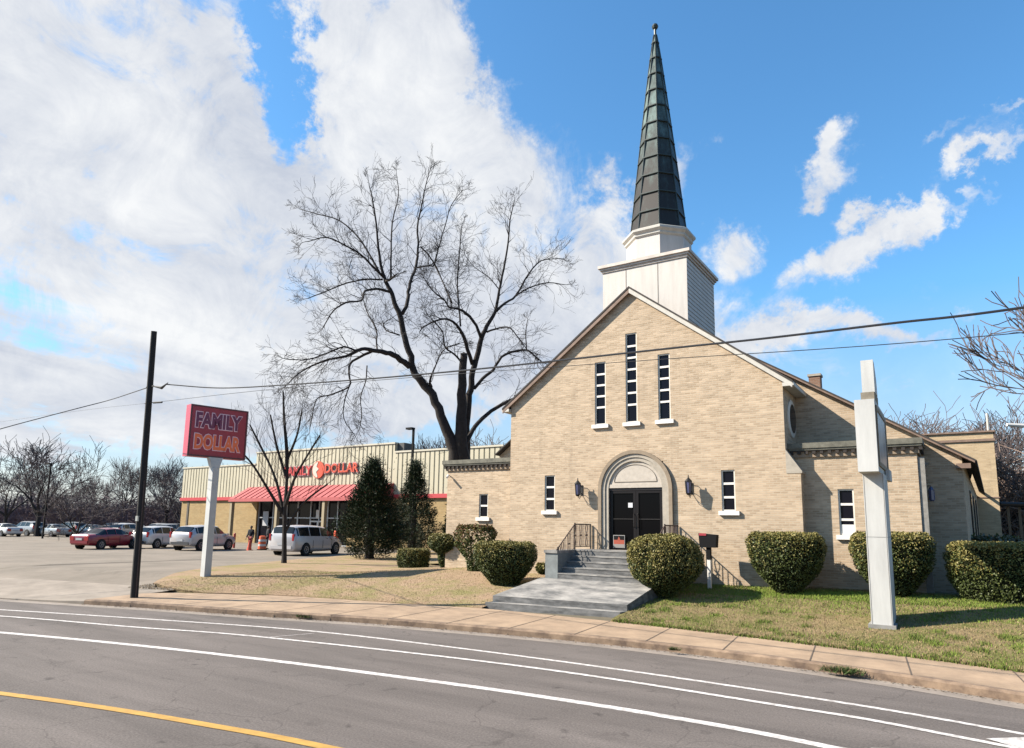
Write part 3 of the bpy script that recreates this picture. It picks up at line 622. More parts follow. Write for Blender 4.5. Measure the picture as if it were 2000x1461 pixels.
# wings
for s, hole, bars in ((-1, (-6.64, -6.22, 2.84, 3.75), 2), (1, (6.2, 6.62, 2.42, 3.74), 3)):
    x0, x1 = ((-8.25, -4.9) if s < 0 else (4.9, 8.25)); mb = MB(); wt = 4.74
    wall_holes(mb, x0, x1, .3, lambda x: wt, [hole], y=.46)
    if s > 0: mb.quad((8.25, .46, .3), (8.25, 2, .3), (8.25, 2, wt), (8.25, .46, wt))
    else: mb.quad((-8.25, 5, .3), (-8.25, .46, .3), (-8.25, .46, wt), (-8.25, 5, wt)); mb.quad((-6.75, 5, .3), (-8.25, 5, .3), (-8.25, 5, wt), (-6.75, 5, wt))
    mb.build('wing_wall', buff, church)
    window(*hole, [hole[2]+(hole[3]-hole[2])*k/bars for k in range(1, bars)], y=.46, low_white=(s > 0))
    yb = 2.0 if s > 0 else 5.0
    xo0, xo1 = (x0-.16, x1-.0) if s < 0 else (x0+.001, x1+.16)
    mb = MB(); mb.box(xo0, xo1, .28, yb, 4.96, 5.12); mb.box(xo0+.03, xo1-.03, .31, yb, 4.90, 4.96); cp = mb.build('coping', coping_m, church)
    mb = MB(); mb.box(xo0+.10 if s < 0 else x0+.001, xo1-.1 if s > 0 else x1, .40, .46, 4.70, 4.90)
    if s > 0: mb.box(8.25, 8.31, .46, 2, 4.70, 4.90)
    mb.build('frieze', mat('frieze_brown', (.36, .27, .19), .9, var=.2), church)
    mb = MB(); n = 17
    xs_ = []                                            # one toothed strip
    for k in range(n): xa = xo0+.06+(xo1-xo0-.16)*k/(n-1); xs_ += [(xa, 4.87), (xa, 4.79), (xa+.09, 4.79), (xa+.09, 4.87)]
    mb.prism([(a, .33, z) for a, z in xs_]+[(xs_[-1][0], .33, 4.898), (xs_[0][0], .33, 4.898)], (0, .068, 0)); mb.build('dentils', dark_wood, church)
    if s > 0:
        mb = MB(); ys_ = []
        for k in range(8): ys_ += [(.5+k*.19, 4.87), (.5+k*.19, 4.79), (.59+k*.19, 4.79), (.59+k*.19, 4.87)]
        mb.prism([(8.312, y, z) for y, z in ys_]+[(8.312, ys_[-1][0], 4.898), (8.312, ys_[0][0], 4.898)], (.068, 0, 0)); mb.build('dentils', dark_wood, church)
    mb = MB(); mb.box(x0, x1, .46, yb, 4.74, 4.80); mb.build('wing_roof', roof_m, church)
# gutters / downspouts
pipe_m = mat('downspout_paint', (.33, .31, .28), .6, var=.3, vscale=8)
mb = MB(); mb.tube([(-4.97, .40, 4.6), (-4.99, .40, 4.45), (-5.06, .40, 4.2), (-5.06, .40, .9)], .035, 8); mb.build('downspout', mat('downspout_brown', (.28, .2, .15), .7), church)
mb = MB(); mb.box(8.255, 8.42, .50, .66, .8, 4.6); mb.build('downspout', pipe_m, church)
mb = MB(); mb.box(8.30, 8.40, 1.25, 1.35, .8, 4.2); mb.prism([(8.26, 1.15, 4.2), (8.52, 1.15, 4.5), (8.26, 1.15, 4.5)], (0, .3, 0)); mb.build('downspout', pipe_m, church)
# back building
mb = MB(); mb.box(4.5, 10.92, 20.02, 33, .3, 7.15); mb.box(4.5, 10.92, 20.02, 33, 7.27, 7.60); mb.build('rear_wing', buff2, church)
mb = MB(); mb.box(4.4, 10.97, 19.95, 33.05, 7.15, 7.27); mb.box(4.4, 10.99, 19.93, 33.06, 7.60, 7.68); mb.box(4.4, 10.97, 19.99, 20.02, 4.3, 4.36); mb.build('string_course', fascia_m, church)
mb = MB(); mb.tube([(10.75, 20.3, 7.6), (10.75, 20.3, 8.6)], .06, 8); mb.build('vent_pipe', white_trim, church)
# tower
T = 1.63; TY = 1.22
mb = MB(); mb.box(-T, T, TY, TY+2*T, 7.4, 12.1); tb = mb.build('tower', siding, church)
mb = MB()
for k in (-.42, .34):
    mb.box(k*T-.012, k*T+.012, TY-.006, TY, 7.4, 12.1, 0)
for z in np.arange(9.2, 12.1, .16): mb.box(T, T+.008, TY+.02, TY+2*T-.02, z, z+.02)
mb.build('panel_joint', mat('joint_brown', (.25, .22, .19), .9)).parent = tb  # thin brown strips along the panel and siding joints
mb = MB()
for o_, z0, z1 in ((.04, 12.1, 12.18), (.09, 12.18, 12.26), (.15, 12.26, 12.37)): mb.box(-T-o_, T+o_, TY-o_, TY+2*T+o_, z0, z1)
o = mb.build('cornice', mat('cornice_paint', (.78, .68, .60), .7, var=.25, vscale=4)); o.parent = tb
for q in (tb,):
    for c_ in q.children: c_.location = (0, 0, 0)
cx, cy = 0, TY+T
mb = MB(); o8 = math.pi/8
mb.lathe([(1.32, 12.37), (1.32, 12.44), (1.24, 12.48), (1.24, 13.42)], (cx, cy, 0), 8, rot=o8); drum = mb.build('drum', siding, church)
mb = MB(); mb.lathe([(1.25, 13.42), (1.31, 13.48), (1.31, 13.55), (1.41, 13.64), (1.41, 13.72), (1.1, 13.88)], (cx, cy, 0), 8, rot=o8); o = mb.build('cornice', white_trim); o.parent = drum
def spire_mat():
    m = mat('weathered_copper', (.05, .06, .055), .55, metal=.35, spec=.4); nt = m.node_tree; b = nt.nodes['Principled BSDF']; N = nt.nodes.new; L = nt.links.new
    tc = N('ShaderNodeTexCoord'); sp = N('ShaderNodeSeparateXYZ'); L(tc.outputs['Object'], sp.inputs[0])
    mp = N('ShaderNodeMapping'); mp.inputs['Scale'].default_value = (2.5, 2.5, .9); L(tc.outputs['Object'], mp.inputs[0])
    n = N('ShaderNodeTexNoise'); n.inputs['Scale'].default_value = 1.5; n.inputs['Detail'].default_value = 6; n.inputs['Roughness'].default_value = .7; L(mp.outputs[0], n.inputs['Vector'])
    mr = N('ShaderNodeMapRange'); L(sp.outputs[2], mr.inputs[0]); mr.inputs[1].default_value = 15.5; mr.inputs[2].default_value = 19; mr.inputs[3].default_value = -.22; mr.inputs[4].default_value = .14
    ad = N('ShaderNodeMath'); ad.operation = 'ADD'; L(n.outputs[0], ad.inputs[0]); L(mr.outputs[0], ad.inputs[1])
    r = N('ShaderNodeValToRGB'); e = r.color_ramp.elements; e[0].position = .30; e[0].color = (.022, .019, .017, 1); e[1].position = .72; e[1].color = (.10, .145, .135, 1)
    x = r.color_ramp.elements.new(.5); x.color = (.04, .052, .048, 1); L(ad.outputs[0], r.inputs[0]); L(r.outputs[0], b.inputs['Base Color']); return m
copper = spire_mat()
zb = [13.86, 14.57, 15.34, 16.13, 16.92, 17.70, 18.46, 19.22, 19.97, 20.73, 21.48, 22.22]
RS = lambda z: 1.03*(1-(z-13.86)/(22.75-13.86))**.93+.035
mb = MB()
prof = []
for i in range(len(zb)):
    z0 = zb[i]; z1 = zb[i+1] if i < len(zb)-1 else 22.68
    prof += [(RS(z0)+.03, z0), (RS(z1)-.005, z1-.03), (RS(z1)-.012, z1-.001)]
mb.lathe(prof, (cx, cy, 0), 8, rot=o8); spire = mb.build('spire', copper, church)
edge_m = mat('copper_seam', (.045, .06, .055), .5, metal=.3)
mb = MB()
for i, z in enumerate(zb[1:]): mb.lathe([(RS(z)+.012, z-.045), (RS(z)+.055, z-.03), (RS(z)+.055, z+.012), (RS(z)+.015, z+.03)], (cx, cy, 0), 8, rot=o8)
for k in range(8):
    a = o8+k*math.pi/4; mb.tube([(cx+math.cos(a)*(RS(z)+.015), cy+math.sin(a)*(RS(z)+.015), z) for z in [13.87]+zb[1:]+[22.6]], [.03]*11+[.022, .015], 5)
mb.build('seam', edge_m).parent = spire
mb = MB(); mb.tube([(cx, cy, 22.6), (cx, cy, 22.95)], .05, 8); mb.lathe([(.001, 22.86), (.10, 22.90), (.135, 22.98), (.10, 23.07), (.001, 23.11)], (cx, cy, 0), 12); mb.build('finial', edge_m).parent = spire
# door surround (real arch, stepped mouldings)
def arch_ring(mb, R1, R0, y0, y1, zs, zb_, mi=0, n=28):
    pts = [(DX+R1*math.cos(math.pi*k/n), zs+R1*math.sin(math.pi*k/n)) for k in range(n+1)]; pin = [(DX+R0*math.cos(math.pi*k/n), zs+R0*math.sin(math.pi*k/n)) for k in range(n+1)]
    pts = [(DX+R1, zb_)]+pts+[(DX-R1, zb_)]; pin = [(DX+R0, zb_)]+pin+[(DX-R0, zb_)]
    for i in range(len(pts)-1):
        a, b, c, d = pts[i], pts[i+1], pin[i+1], pin[i]
        mb.quad((a[0], y0, a[1]), (b[0], y0, b[1]), (c[0], y0, c[1]), (d[0], y0, d[1]), mi)
        mb.quad((a[0], y1, a[1]), (b[0], y1, b[1]), (b[0], y0, b[1]), (a[0], y0, a[1]), mi); mb.quad((d[0], y0, d[1]), (c[0], y0, c[1]), (c[0], y1, c[1]), (d[0], y1, d[1]), mi)
ZS = 3.80
mb = MB(); arch_ring(mb, 1.32, 1.20, -.10, 0, ZS, 1.8, 0); ar = mb.build('door_surround', mat('surround_stone', (.34, .26, .18), .85, var=.25, vscale=5), church)
mb = MB(); arch_ring(mb, 1.20, 1.08, -.055, 0, ZS, 1.8, 0); arch_ring(mb, 1.08, .96, -.02, .1, ZS, 1.8, 0)
o = mb.build('moulding', stone); o.parent = ar
n = 28; mb = MB(); Rt = .98
mb.poly([(DX-Rt, .03, 3.86), (DX+Rt, .03, 3.86)]+[(DX+Rt*math.cos(math.pi*k/n), .03, ZS+Rt*math.sin(math.pi*k/n)) for k in range(1, n)])
mb.box(DX-.96, DX+.96, -.0, .03, 3.86, 3.98); mb.build('tympanum', mat('tympanum_stone', (.60, .53, .45), .8, var=.15, vscale=6)).parent = ar
mb = MB()
pts = [(DX+.76*math.cos(math.pi*k/n), .022, 4.06+.58*math.sin(math.pi*k/n)) for k in range(n+1)]; mb.tube(pts+[pts[0]], .011, 4); mb.build('arch_line', mat('line_brown', (.22, .18, .14), .9)).parent = ar
# doors
door_m = mat('door_black', (.012, .009, .009), .4, spec=.2); door_glass = mat('door_glass', (.004, .004, .005), .08, spec=.08)
mb = MB(); mb.box(DX-1.0, DX-.93, .05, .14, 1.79, 3.86); mb.box(DX+.93, DX+1.0, .05, .14, 1.79, 3.86); mb.box(DX-.93, DX+.93, .05, .14, 3.78, 3.86); mb.build('door_frame', mat('door_frame_brown', (.035, .02, .016), .5), church)
mb = MB(); mb.quad((DX-1, .15, 1.7), (DX+1, .15, 1.7), (DX+1, .15, 3.9), (DX-1, .15, 3.9)); mb.build('door_backing', black, church)
for s in (-1, 1):
    a, b = (DX-.925, DX-.004) if s < 0 else (DX+.004, DX+.925)
    mb = MB(); mb.box(a, a+.09, .07, .12, 1.80, 3.775); mb.box(b-.09, b, .07, .12, 1.80, 3.775); mb.box(a+.09, b-.09, .07, .12, 3.68, 3.775); mb.box(a+.09, b-.09, .07, .12, 1.80, 1.98); d = mb.build('door', door_m, church)
    mb = MB(); mb.quad((a+.09, .10, 1.98), (b-.09, .10, 1.98), (b-.09, .10, 3.68), (a+.09, .10, 3.68)); mb.build('pane', door_glass).parent = d
    mb = MB(); mb.box(a+.09, b-.09, .075, .085, 2.81, 2.83); x = (b-.06 if s < 0 else a+.06); mb.tube([(x, .07, 2.55), (x, .02, 2.57), (x, .02, 2.98), (x, .07, 3.0)], .013, 6); mb.build('handle', mat('handle_metal', (.07, .06, .055), .4, metal=.5)).parent = d
# notices on the door
pnote = tag((lambda m_: (m_.box(DX-.27, DX-.11, .052, .056, 3.20, 3.36), m_.build('paper_notice', mat('paper', (.72, .72, .74), .7)))[1])(MB()), 'small white paper taped to the left door at eye height', 'notice')
nt_ = thing('warning_sign', (DX-.62, .05, 1.86), 'black and orange notice with white border low on the left glass door', 'sign')
mb = MB(); mb.box(DX-.82, DX-.40, .046, .054, 1.86, 2.28); mb.build('border', mat('notice_white', (.4, .38, .36), .6), nt_)
mb = MB(); mb.box(DX-.80, DX-.42, .041, .0455, 2.12, 2.26); mb.build('top_panel', black, nt_)
mb = MB(); mb.box(DX-.80, DX-.42, .041, .0455, 1.98, 2.12); mb.prism([(DX-.66, .036, 2.12), (DX-.56, .036, 2.12), (DX-.61, .036, 2.24)], (0, .004, 0)); mb.build('orange_panel', mat('notice_orange', (.42, .07, .03), .6), nt_)
mb = MB(); mb.box(DX-.80, DX-.42, .041, .0455, 1.88, 1.98); mb.build('grey_panel', mat('notice_grey', (.3, .27, .25), .6), nt_)
# lanterns
lant_glass = mat('lantern_glass', (.10, .11, .22), .1, spec=.8)
for k, (x, lab) in enumerate(((-1.9, 'black wall lantern with bluish glass left of the arched doorway'), (2.02, 'black wall lantern with bluish glass right of the arched doorway'))):
    L_ = thing('wall_lantern', (x, 0, 3.85), lab, 'wall lamp', 'lanterns beside the church door'); yy = -.30
    mb = MB(); mb.lathe([(.055, 3.58), (.075, 3.62), (.085, 3.64)], (x, yy, 0), 8); mb.lathe([(.12, 4.0), (.12, 4.02), (.05, 4.10), (.018, 4.13), (.016, 4.2), (.001, 4.22)], (x, yy, 0), 8)
    for j in range(6): a = j*math.pi/3; mb.tube([(x+.078*math.cos(a), yy+.078*math.sin(a), 3.62), (x+.108*math.cos(a), yy+.108*math.sin(a), 4.01)], .010, 4)
    mb.build('frame', iron, L_)
    mb = MB(); mb.lathe([(.070, 3.64), (.098, 4.0)], (x, yy, 0), 6); mb.build('glass', lant_glass, L_)
    mb = MB(); mb.box(x-.05, x+.05, -.02, 0, 3.62, 3.98); sp_ = [(x, -.02, 3.72)]+[(x, -.16+.12*math.cos(a), 3.66+.10*math.sin(a)) for a in np.linspace(.2, 5.4, 14)]; mb.tube(sp_, .011, 5); mb.tube([(x, -.02, 3.92), (x, -.14, 4.06), (x, -.24, 4.03), (x, yy, 4.0)], .012, 5); mb.tube([(x, -.02, 3.66), (x, -.16, 3.50), (x, -.28, 3.56), (x, yy, 3.6)], .011, 5); mb.build('bracket', iron, L_)
cm = thing('security_camera', (-8.1, .40, 4.5), 'small white security camera under the cornice of the left wing', 'camera')
mb = MB(); mb.tube([(-8.12, .34, 4.52), (-8.02, .14, 4.42)], .045, 8); mb.build('housing', white_paint, cm); mb = MB(); mb.tube([(-8.12, .455, 4.5), (-8.11, .36, 4.53)], .02, 6); mb.build('mount', white_paint, cm)
sl_ = thing('side_lamp', (8.55, 1.62, 3.6), 'grey cage lamp on the shaded side of the right wing', 'wall lamp')
mb = MB(); mb.lathe([(.05, 3.42), (.08, 3.46), (.08, 3.74), (.03, 3.84)], (8.5, 1.6, 0), 8); mb.build('glass', lant_glass, sl_); mb = MB(); mb.tube([(8.25, 1.6, 3.85), (8.5, 1.6, 3.86)], .015, 5); mb.build('arm', iron, sl_)
# ------------------------------------------------------------------ entrance steps and walkway
st = thing('entrance_steps', (0, -1.3, .9), 'grey concrete flight of steps up to the church door with painted cheek wall', 'steps')
mb = MB(); X0, X1 = -1.92, 1.95; zs_ = [1.79-.172*k for k in range(6)]
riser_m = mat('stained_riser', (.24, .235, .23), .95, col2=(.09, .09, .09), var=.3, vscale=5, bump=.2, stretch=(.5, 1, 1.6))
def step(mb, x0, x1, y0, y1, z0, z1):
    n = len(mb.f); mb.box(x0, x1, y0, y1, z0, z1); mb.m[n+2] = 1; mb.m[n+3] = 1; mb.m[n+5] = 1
    mb.box(x0, x1, y0-.015, y0-.001, z1-.035, z1-.001)
step(mb, X0, X1, -1.25, -.004, .6, 1.79)
for k in range(1, 5): step(mb, -1.50, 1.53, -1.25-.29*k, -1.25-.29*(k-1), .6, zs_[k])
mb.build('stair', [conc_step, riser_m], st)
mb = MB(); mb.box(-1.95, -1.5, -2.42, -1.25, .6, 1.70); mb.build('cheek_wall', grey_block, st); mb = MB(); mb.box(1.53, 1.86, -2.42, -1.25, .6, 1.70); mb.build('cheek_wall', grey_block, st)
mb = MB(); mb.box(-1.98, -1.497, -2.46, -1.252, 1.70, 1.79); mb.build('cheek_cap', conc_step, st); mb = MB(); mb.box(1.527, 1.89, -2.46, -1.252, 1.70, 1.79); mb.build('cheek_cap', conc_step, st)
wk = thing('walkway_steps', (-.5, -4.6, .2), 'two broad stained concrete steps and sloping slab between sidewalk and church stair', 'steps')
mb = MB()
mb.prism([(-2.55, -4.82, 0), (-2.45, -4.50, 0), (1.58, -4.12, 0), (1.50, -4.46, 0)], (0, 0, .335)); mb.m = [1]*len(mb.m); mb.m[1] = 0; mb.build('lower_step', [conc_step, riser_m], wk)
mb = MB(); A_ = [(-2.50, -4.51), (1.56, -4.13), (1.75, -2.40), (-2.1, -2.40)]; za = [.50, .50, .93, .93]
mb.poly([(x, y, z) for (x, y), z in zip(A_, za)])
for i in range(4):
    j = (i+1) % 4; mb.quad((*A_[i], .1), (*A_[j], .1), (*A_[j], za[j]), (*A_[i], za[i]), 1)
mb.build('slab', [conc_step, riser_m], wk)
# railings with scrollwork
def railing(s, label):
    r = thing('stair_railing', (s*1.6, -1.3, 1.79), label, 'railing', 'iron railings beside the church steps'); x = -1.53 if s < 0 else 1.56
    zt = 2.62; p = [(x, -.04, zt), (x, -1.22, zt), (x, -2.36, 1.86)]
    mb = MB(); mb.tube(p, .020, 6); mb.tube([(x, -2.36, 1.86), (x, -2.44, 1.80), (x, -2.42, 1.76)], .02, 6); mb.build('handrail', iron_rust, r)
    mb = MB(); mb.tube([(x, -.04, 1.88), (x, -1.22, 1.88), (x, -2.36, 1.12)], .012, 5); mb.build('bottom_rail', iron_rust, r)
    for (y, z0, z1) in ((-2.36, .93, 1.9), (-1.22, 1.6, 2.66), (-.05, 1.79, 2.62)):
        mb = MB(); mb.box(x-.018, x+.018, y-.018, y+.018, z0, z1); mb.build('post', iron, r)
    mb = MB(); yy = [-2.36+.105*k for k in range(1, 22)]
    for k, y in enumerate(yy):
        top = zt if y > -1.22 else zt+(y+1.22)*(.76/1.14); bot = 1.88 if y > -1.22 else 1.88+(y+1.22)*(.76/1.14)
        if k % 4 == 2 or k == 0:
            c = (top+bot)/2; m_ = []
            for a in np.linspace(0, 2*math.pi, 26): m_.append((x, y+.05*math.sin(2*a), c+(top-bot)/2*math.cos(a)*.98))
            mb.tube(m_, .012, 4, cap=False)
            for e in (-1, 1):
                m_ = [(x, y+e*.035+.032*math.cos(a)*(1-a/9), c+.032*math.sin(a)*(1-a/9)) for a in np.linspace(0, 7, 14)]; mb.tube(m_, .011, 4)
        else: mb.tube([(x, y, bot), (x, y, top)], .011, 4)
    mb.build('baluster', iron_rust, r)
    return r
railing(-1, 'scrolled rusty iron railing left of the church steps beside the grey cheek wall')
railing(1, 'scrolled iron railing right of the church steps behind the big round bush')
# mailbox
bx = at(1380, 1133, 1); mzx, mzy = 2.75, -.75
mp = thing('mailbox', (mzx, mzy, G(mzx, mzy)), 'black mailbox on a white post right of the big round bush', 'mailbox')
mb = MB(); zz = G(mzx, mzy); mb.box(mzx-.05, mzx+.05, mzy-.05, mzy+.05, zz-.05, zz+.95); mb.build('post', white_paint, mp)
mb = MB(); n = 10; oc = [(mzx-.24, mzy-.12, 1.98), (mzx+.24, mzy-.12, 1.98), (mzx+.27, mzy-.12, 2.36), (mzx-.27, mzy-.12, 2.40)]; mb.prism(oc, (0, .26, 0)); mb.box(mzx-.06, mzx+.06, mzy-.07, mzy+.07, zz+.9, 1.99); mb.build('box', black, mp)
mb = MB(); mb.box(mzx-.25, mzx-.03, mzy-.135, mzy-.121, 2.33, 2.40); mb.build('flag', red_p, mp)
# ------------------------------------------------------------------ measuring on the terrain
def gh(x, y):
    d = ray(x, y); lo, hi = 5, 400; t = 5
    while t < 400:
        p = CAM+d*t
        if p.z < G(p.x, p.y): break
        lo = t; t *= 1.02
    hi = t
    for _ in range(24):
        m = (lo+hi)/2; p = CAM+d*m
        if p.z < G(p.x, p.y): hi = m
        else: lo = m
    return CAM+d*hi, hi
# ------------------------------------------------------------------ shrubs
def leaf_mat(name, c, sp=.25):
    m = mat(name, c, .55, spec=sp); m.node_tree.nodes['Principled BSDF'].inputs['Subsurface Weight'].default_value = 0; return m
lf = [leaf_mat('leaf_green', (.095, .12, .032)), leaf_mat('leaf_dark', (.06, .08, .024)), leaf_mat('leaf_olive', (.22, .20, .055)), leaf_mat('leaf_gold', (.31, .255, .085))]
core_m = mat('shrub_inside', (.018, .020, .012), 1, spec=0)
def prof_eval(prof, t):
    for i in range(len(prof)-1):
        if prof[i][0] <= t <= prof[i+1][0]:
            k = (t-prof[i][0])/(prof[i+1][0]-prof[i][0]); return prof[i][1]*(1-k)+prof[i+1][1]*k
    return prof[-1][1]
def shrub(c, rx, ry, h, prof, label, n=9000, seed=1, lift=0, gold=.3, size=.029, stem=.05, name='clipped_bush', group='clipped bushes around the church', cat='bush', lump=.07, sq=1.0, mats=None, rz=0, stems=4, thin=0):
    """a sheared shrub: prof = (height fraction, radius fraction); leaves fill the outer shell"""
    rg = np.random.default_rng(seed); t = thing(name, tuple(c), label, cat, group); n = int(n*1.5)
    hh = rg.random(n*3); top = rg.random(n*3) < .22
    pr = np.array([prof_eval(prof, v) for v in hh]); keep = (rg.random(n*3) < pr+.1) | top; hh, pr, top = hh[keep][:n], pr[keep][:n], top[keep][:n]; k = len(hh)
    a = rg.uniform(0, 2*np.pi, k); dep = 1-np.abs(rg.normal(0, .09, k))
    pt = prof_eval(prof, .93); rt_ = np.where(top, np.sqrt(rg.random(k))*pt*1.0, pr*dep)
    zt = np.where(top, 1-.07*(rt_/max(pt, .01))**2-np.abs(rg.normal(0, .025, k)), hh)
    ca, sa = np.cos(a), np.sin(a)
    if sq != 1: m_ = (np.abs(ca)**(2/sq)+np.abs(sa)**(2/sq))**(-sq/2) if False else 1/np.maximum(np.abs(ca), np.abs(sa))**(sq-1); ca, sa = ca*m_, sa*m_
    lum = np.array([noise.noise(Vector((math.cos(q)*2.2+seed, math.sin(q)*2.2, z*3))) + .6*noise.noise(Vector((math.cos(q)*6+seed, math.sin(q)*6, z*8))) for q, z in zip(a, zt)])
    if thin: kk = lum > -thin*.25; ca, sa, rt_, zt, lum, top = ca[kk], sa[kk], rt_[kk], zt[kk], lum[kk], top[kk]; k = len(zt)
    rr = rt_*(1+lump*lum); x, y, z = ca*rr*rx, sa*rr*ry, zt*h*(1+lump*.35*lum)+lift
    if rz: x, y = x*math.cos(rz)-y*math.sin(rz), x*math.sin(rz)+y*math.cos(rz)
    P = np.c_[x, y, z]; u = rg.normal(0, 1, (k, 3)); u /= np.linalg.norm(u, axis=1)[:, None]; w = rg.normal(0, 1, (k, 3)); w -= u*(u*w).sum(1)[:, None]; w /= np.linalg.norm(w, axis=1)[:, None]
    s = size*rg.uniform(.6, 1.3, k)[:, None]; V = np.empty((k, 4, 3)); V[:, 0] = P-u*s; V[:, 1] = P+w*s*.55; V[:, 2] = P+u*s; V[:, 3] = P-w*s*.55
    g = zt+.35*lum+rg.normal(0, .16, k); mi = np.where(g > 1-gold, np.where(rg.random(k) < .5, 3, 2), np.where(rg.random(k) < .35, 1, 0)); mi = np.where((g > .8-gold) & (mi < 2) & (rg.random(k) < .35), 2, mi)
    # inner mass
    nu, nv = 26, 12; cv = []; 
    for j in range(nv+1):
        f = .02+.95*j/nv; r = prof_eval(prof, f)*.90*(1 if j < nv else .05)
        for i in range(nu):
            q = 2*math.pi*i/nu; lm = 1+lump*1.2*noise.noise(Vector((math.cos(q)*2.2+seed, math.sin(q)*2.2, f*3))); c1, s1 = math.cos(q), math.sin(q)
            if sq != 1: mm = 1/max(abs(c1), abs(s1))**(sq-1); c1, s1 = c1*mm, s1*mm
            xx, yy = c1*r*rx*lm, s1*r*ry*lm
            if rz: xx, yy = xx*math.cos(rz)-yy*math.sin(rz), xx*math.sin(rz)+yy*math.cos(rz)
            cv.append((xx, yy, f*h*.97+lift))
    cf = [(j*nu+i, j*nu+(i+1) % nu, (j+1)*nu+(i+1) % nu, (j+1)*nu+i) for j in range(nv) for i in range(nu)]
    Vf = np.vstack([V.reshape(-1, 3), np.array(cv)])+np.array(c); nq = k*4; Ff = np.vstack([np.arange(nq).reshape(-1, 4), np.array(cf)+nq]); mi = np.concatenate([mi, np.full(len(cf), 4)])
    if thin: Vf = Vf[:nq]; Ff = Ff[:k]; mi = mi[:k]
    np_mesh('foliage', Vf, Ff, (mats or lf)+[core_m], t, mi)
    if stem:
        mb = MB()
        for j in range(stems):
            q = rg.uniform(0, 6.28); r0 = rg.uniform(0, .12)*rx; mb.tube([(c[0]+math.cos(q)*r0, c[1]+math.sin(q)*r0, c[2]-.1), (c[0]+math.cos(q)*rx*.25, c[1]+math.sin(q)*ry*.25, c[2]+lift+h*.25), (c[0]+math.cos(q)*rx*.5, c[1]+math.sin(q)*ry*.5, c[2]+lift+h*.7)], [stem, stem*.7, stem*.3], 6)
        mb.build('stem', bark, t)
    return t
dome = [(0, .16), (.12, .40), (.28, .78), (.48, .98), (.68, 1.0), (.84, .90), (.94, .70), (1, .42)]
flat = [(0, .38), (.15, .55), (.35, .80), (.6, .97), (.8, 1.0), (.93, .93), (1, .80)]
box_ = [(0, .86), (.2, .95), (.5, 1.0), (.85, 1), (1, .88)]
def place(x0, x1, ytop, ybase, back=.0, bx=None):
    b, d = gh(bx if bx else (x0+x1)/2, ybase); d2 = Vector((b.x-CAM.x, b.y-CAM.y)).normalized()*back; b = Vector((b.x+d2.x, b.y+d2.y, 0)); b.z = G(b.x, b.y)-.02
    dep = (b-CAM).dot(fw); w = (x1-x0)/2*dep/F; top = at((x0+x1)/2, ytop, dep).z+.0; return b, w, top-b.z
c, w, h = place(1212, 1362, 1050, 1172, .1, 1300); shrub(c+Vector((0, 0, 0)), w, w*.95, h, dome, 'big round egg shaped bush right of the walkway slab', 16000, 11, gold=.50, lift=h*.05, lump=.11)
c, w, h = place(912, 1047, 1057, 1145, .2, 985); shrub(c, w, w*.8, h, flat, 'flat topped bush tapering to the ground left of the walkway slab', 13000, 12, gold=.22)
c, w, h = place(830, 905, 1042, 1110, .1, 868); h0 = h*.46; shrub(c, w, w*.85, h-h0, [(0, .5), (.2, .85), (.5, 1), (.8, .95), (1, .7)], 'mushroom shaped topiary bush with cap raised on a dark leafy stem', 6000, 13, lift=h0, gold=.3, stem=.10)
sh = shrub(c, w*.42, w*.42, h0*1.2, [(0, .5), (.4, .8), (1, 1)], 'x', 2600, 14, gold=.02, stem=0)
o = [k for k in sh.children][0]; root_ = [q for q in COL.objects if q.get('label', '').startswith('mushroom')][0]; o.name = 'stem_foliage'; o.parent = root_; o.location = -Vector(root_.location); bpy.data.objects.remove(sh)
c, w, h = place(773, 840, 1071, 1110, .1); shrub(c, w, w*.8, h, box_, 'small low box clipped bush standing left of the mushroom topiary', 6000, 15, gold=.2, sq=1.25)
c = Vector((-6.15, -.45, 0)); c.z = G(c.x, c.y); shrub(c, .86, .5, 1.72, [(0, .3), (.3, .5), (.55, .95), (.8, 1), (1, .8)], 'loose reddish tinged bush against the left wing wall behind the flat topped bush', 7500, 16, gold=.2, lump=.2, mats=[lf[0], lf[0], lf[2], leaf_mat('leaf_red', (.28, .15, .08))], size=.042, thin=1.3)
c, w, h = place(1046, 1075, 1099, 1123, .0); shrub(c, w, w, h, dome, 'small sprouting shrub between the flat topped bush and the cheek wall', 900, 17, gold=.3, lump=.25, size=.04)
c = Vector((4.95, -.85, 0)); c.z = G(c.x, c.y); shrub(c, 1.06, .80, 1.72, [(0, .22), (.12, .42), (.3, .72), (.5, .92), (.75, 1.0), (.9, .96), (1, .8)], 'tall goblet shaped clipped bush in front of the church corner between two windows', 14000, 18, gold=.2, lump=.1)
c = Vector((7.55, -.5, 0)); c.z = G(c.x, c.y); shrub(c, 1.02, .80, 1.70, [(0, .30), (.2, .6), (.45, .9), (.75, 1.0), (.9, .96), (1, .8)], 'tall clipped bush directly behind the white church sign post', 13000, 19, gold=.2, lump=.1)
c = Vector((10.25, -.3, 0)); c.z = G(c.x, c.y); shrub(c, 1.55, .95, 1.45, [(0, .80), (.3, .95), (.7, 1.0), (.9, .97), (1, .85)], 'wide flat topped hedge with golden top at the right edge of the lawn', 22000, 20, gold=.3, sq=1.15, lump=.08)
c = Vector((10.0, 5.0, 0)); c.z = G(c.x, c.y); shrub(c, .9, .8, 1.5, dome, 'wispy grey green shrub behind the golden topped hedge', 2600, 21, gold=.1, lump=.4, mats=[leaf_mat('leaf_grey', (.13, .15, .12)), leaf_mat('leaf_grey_dark', (.05, .06, .05)), leaf_mat('leaf_grey_pale', (.22, .24, .2)), lf[0]], size=.06, thin=.8, name='wispy_shrub', group='loose shrubs by the right wing')
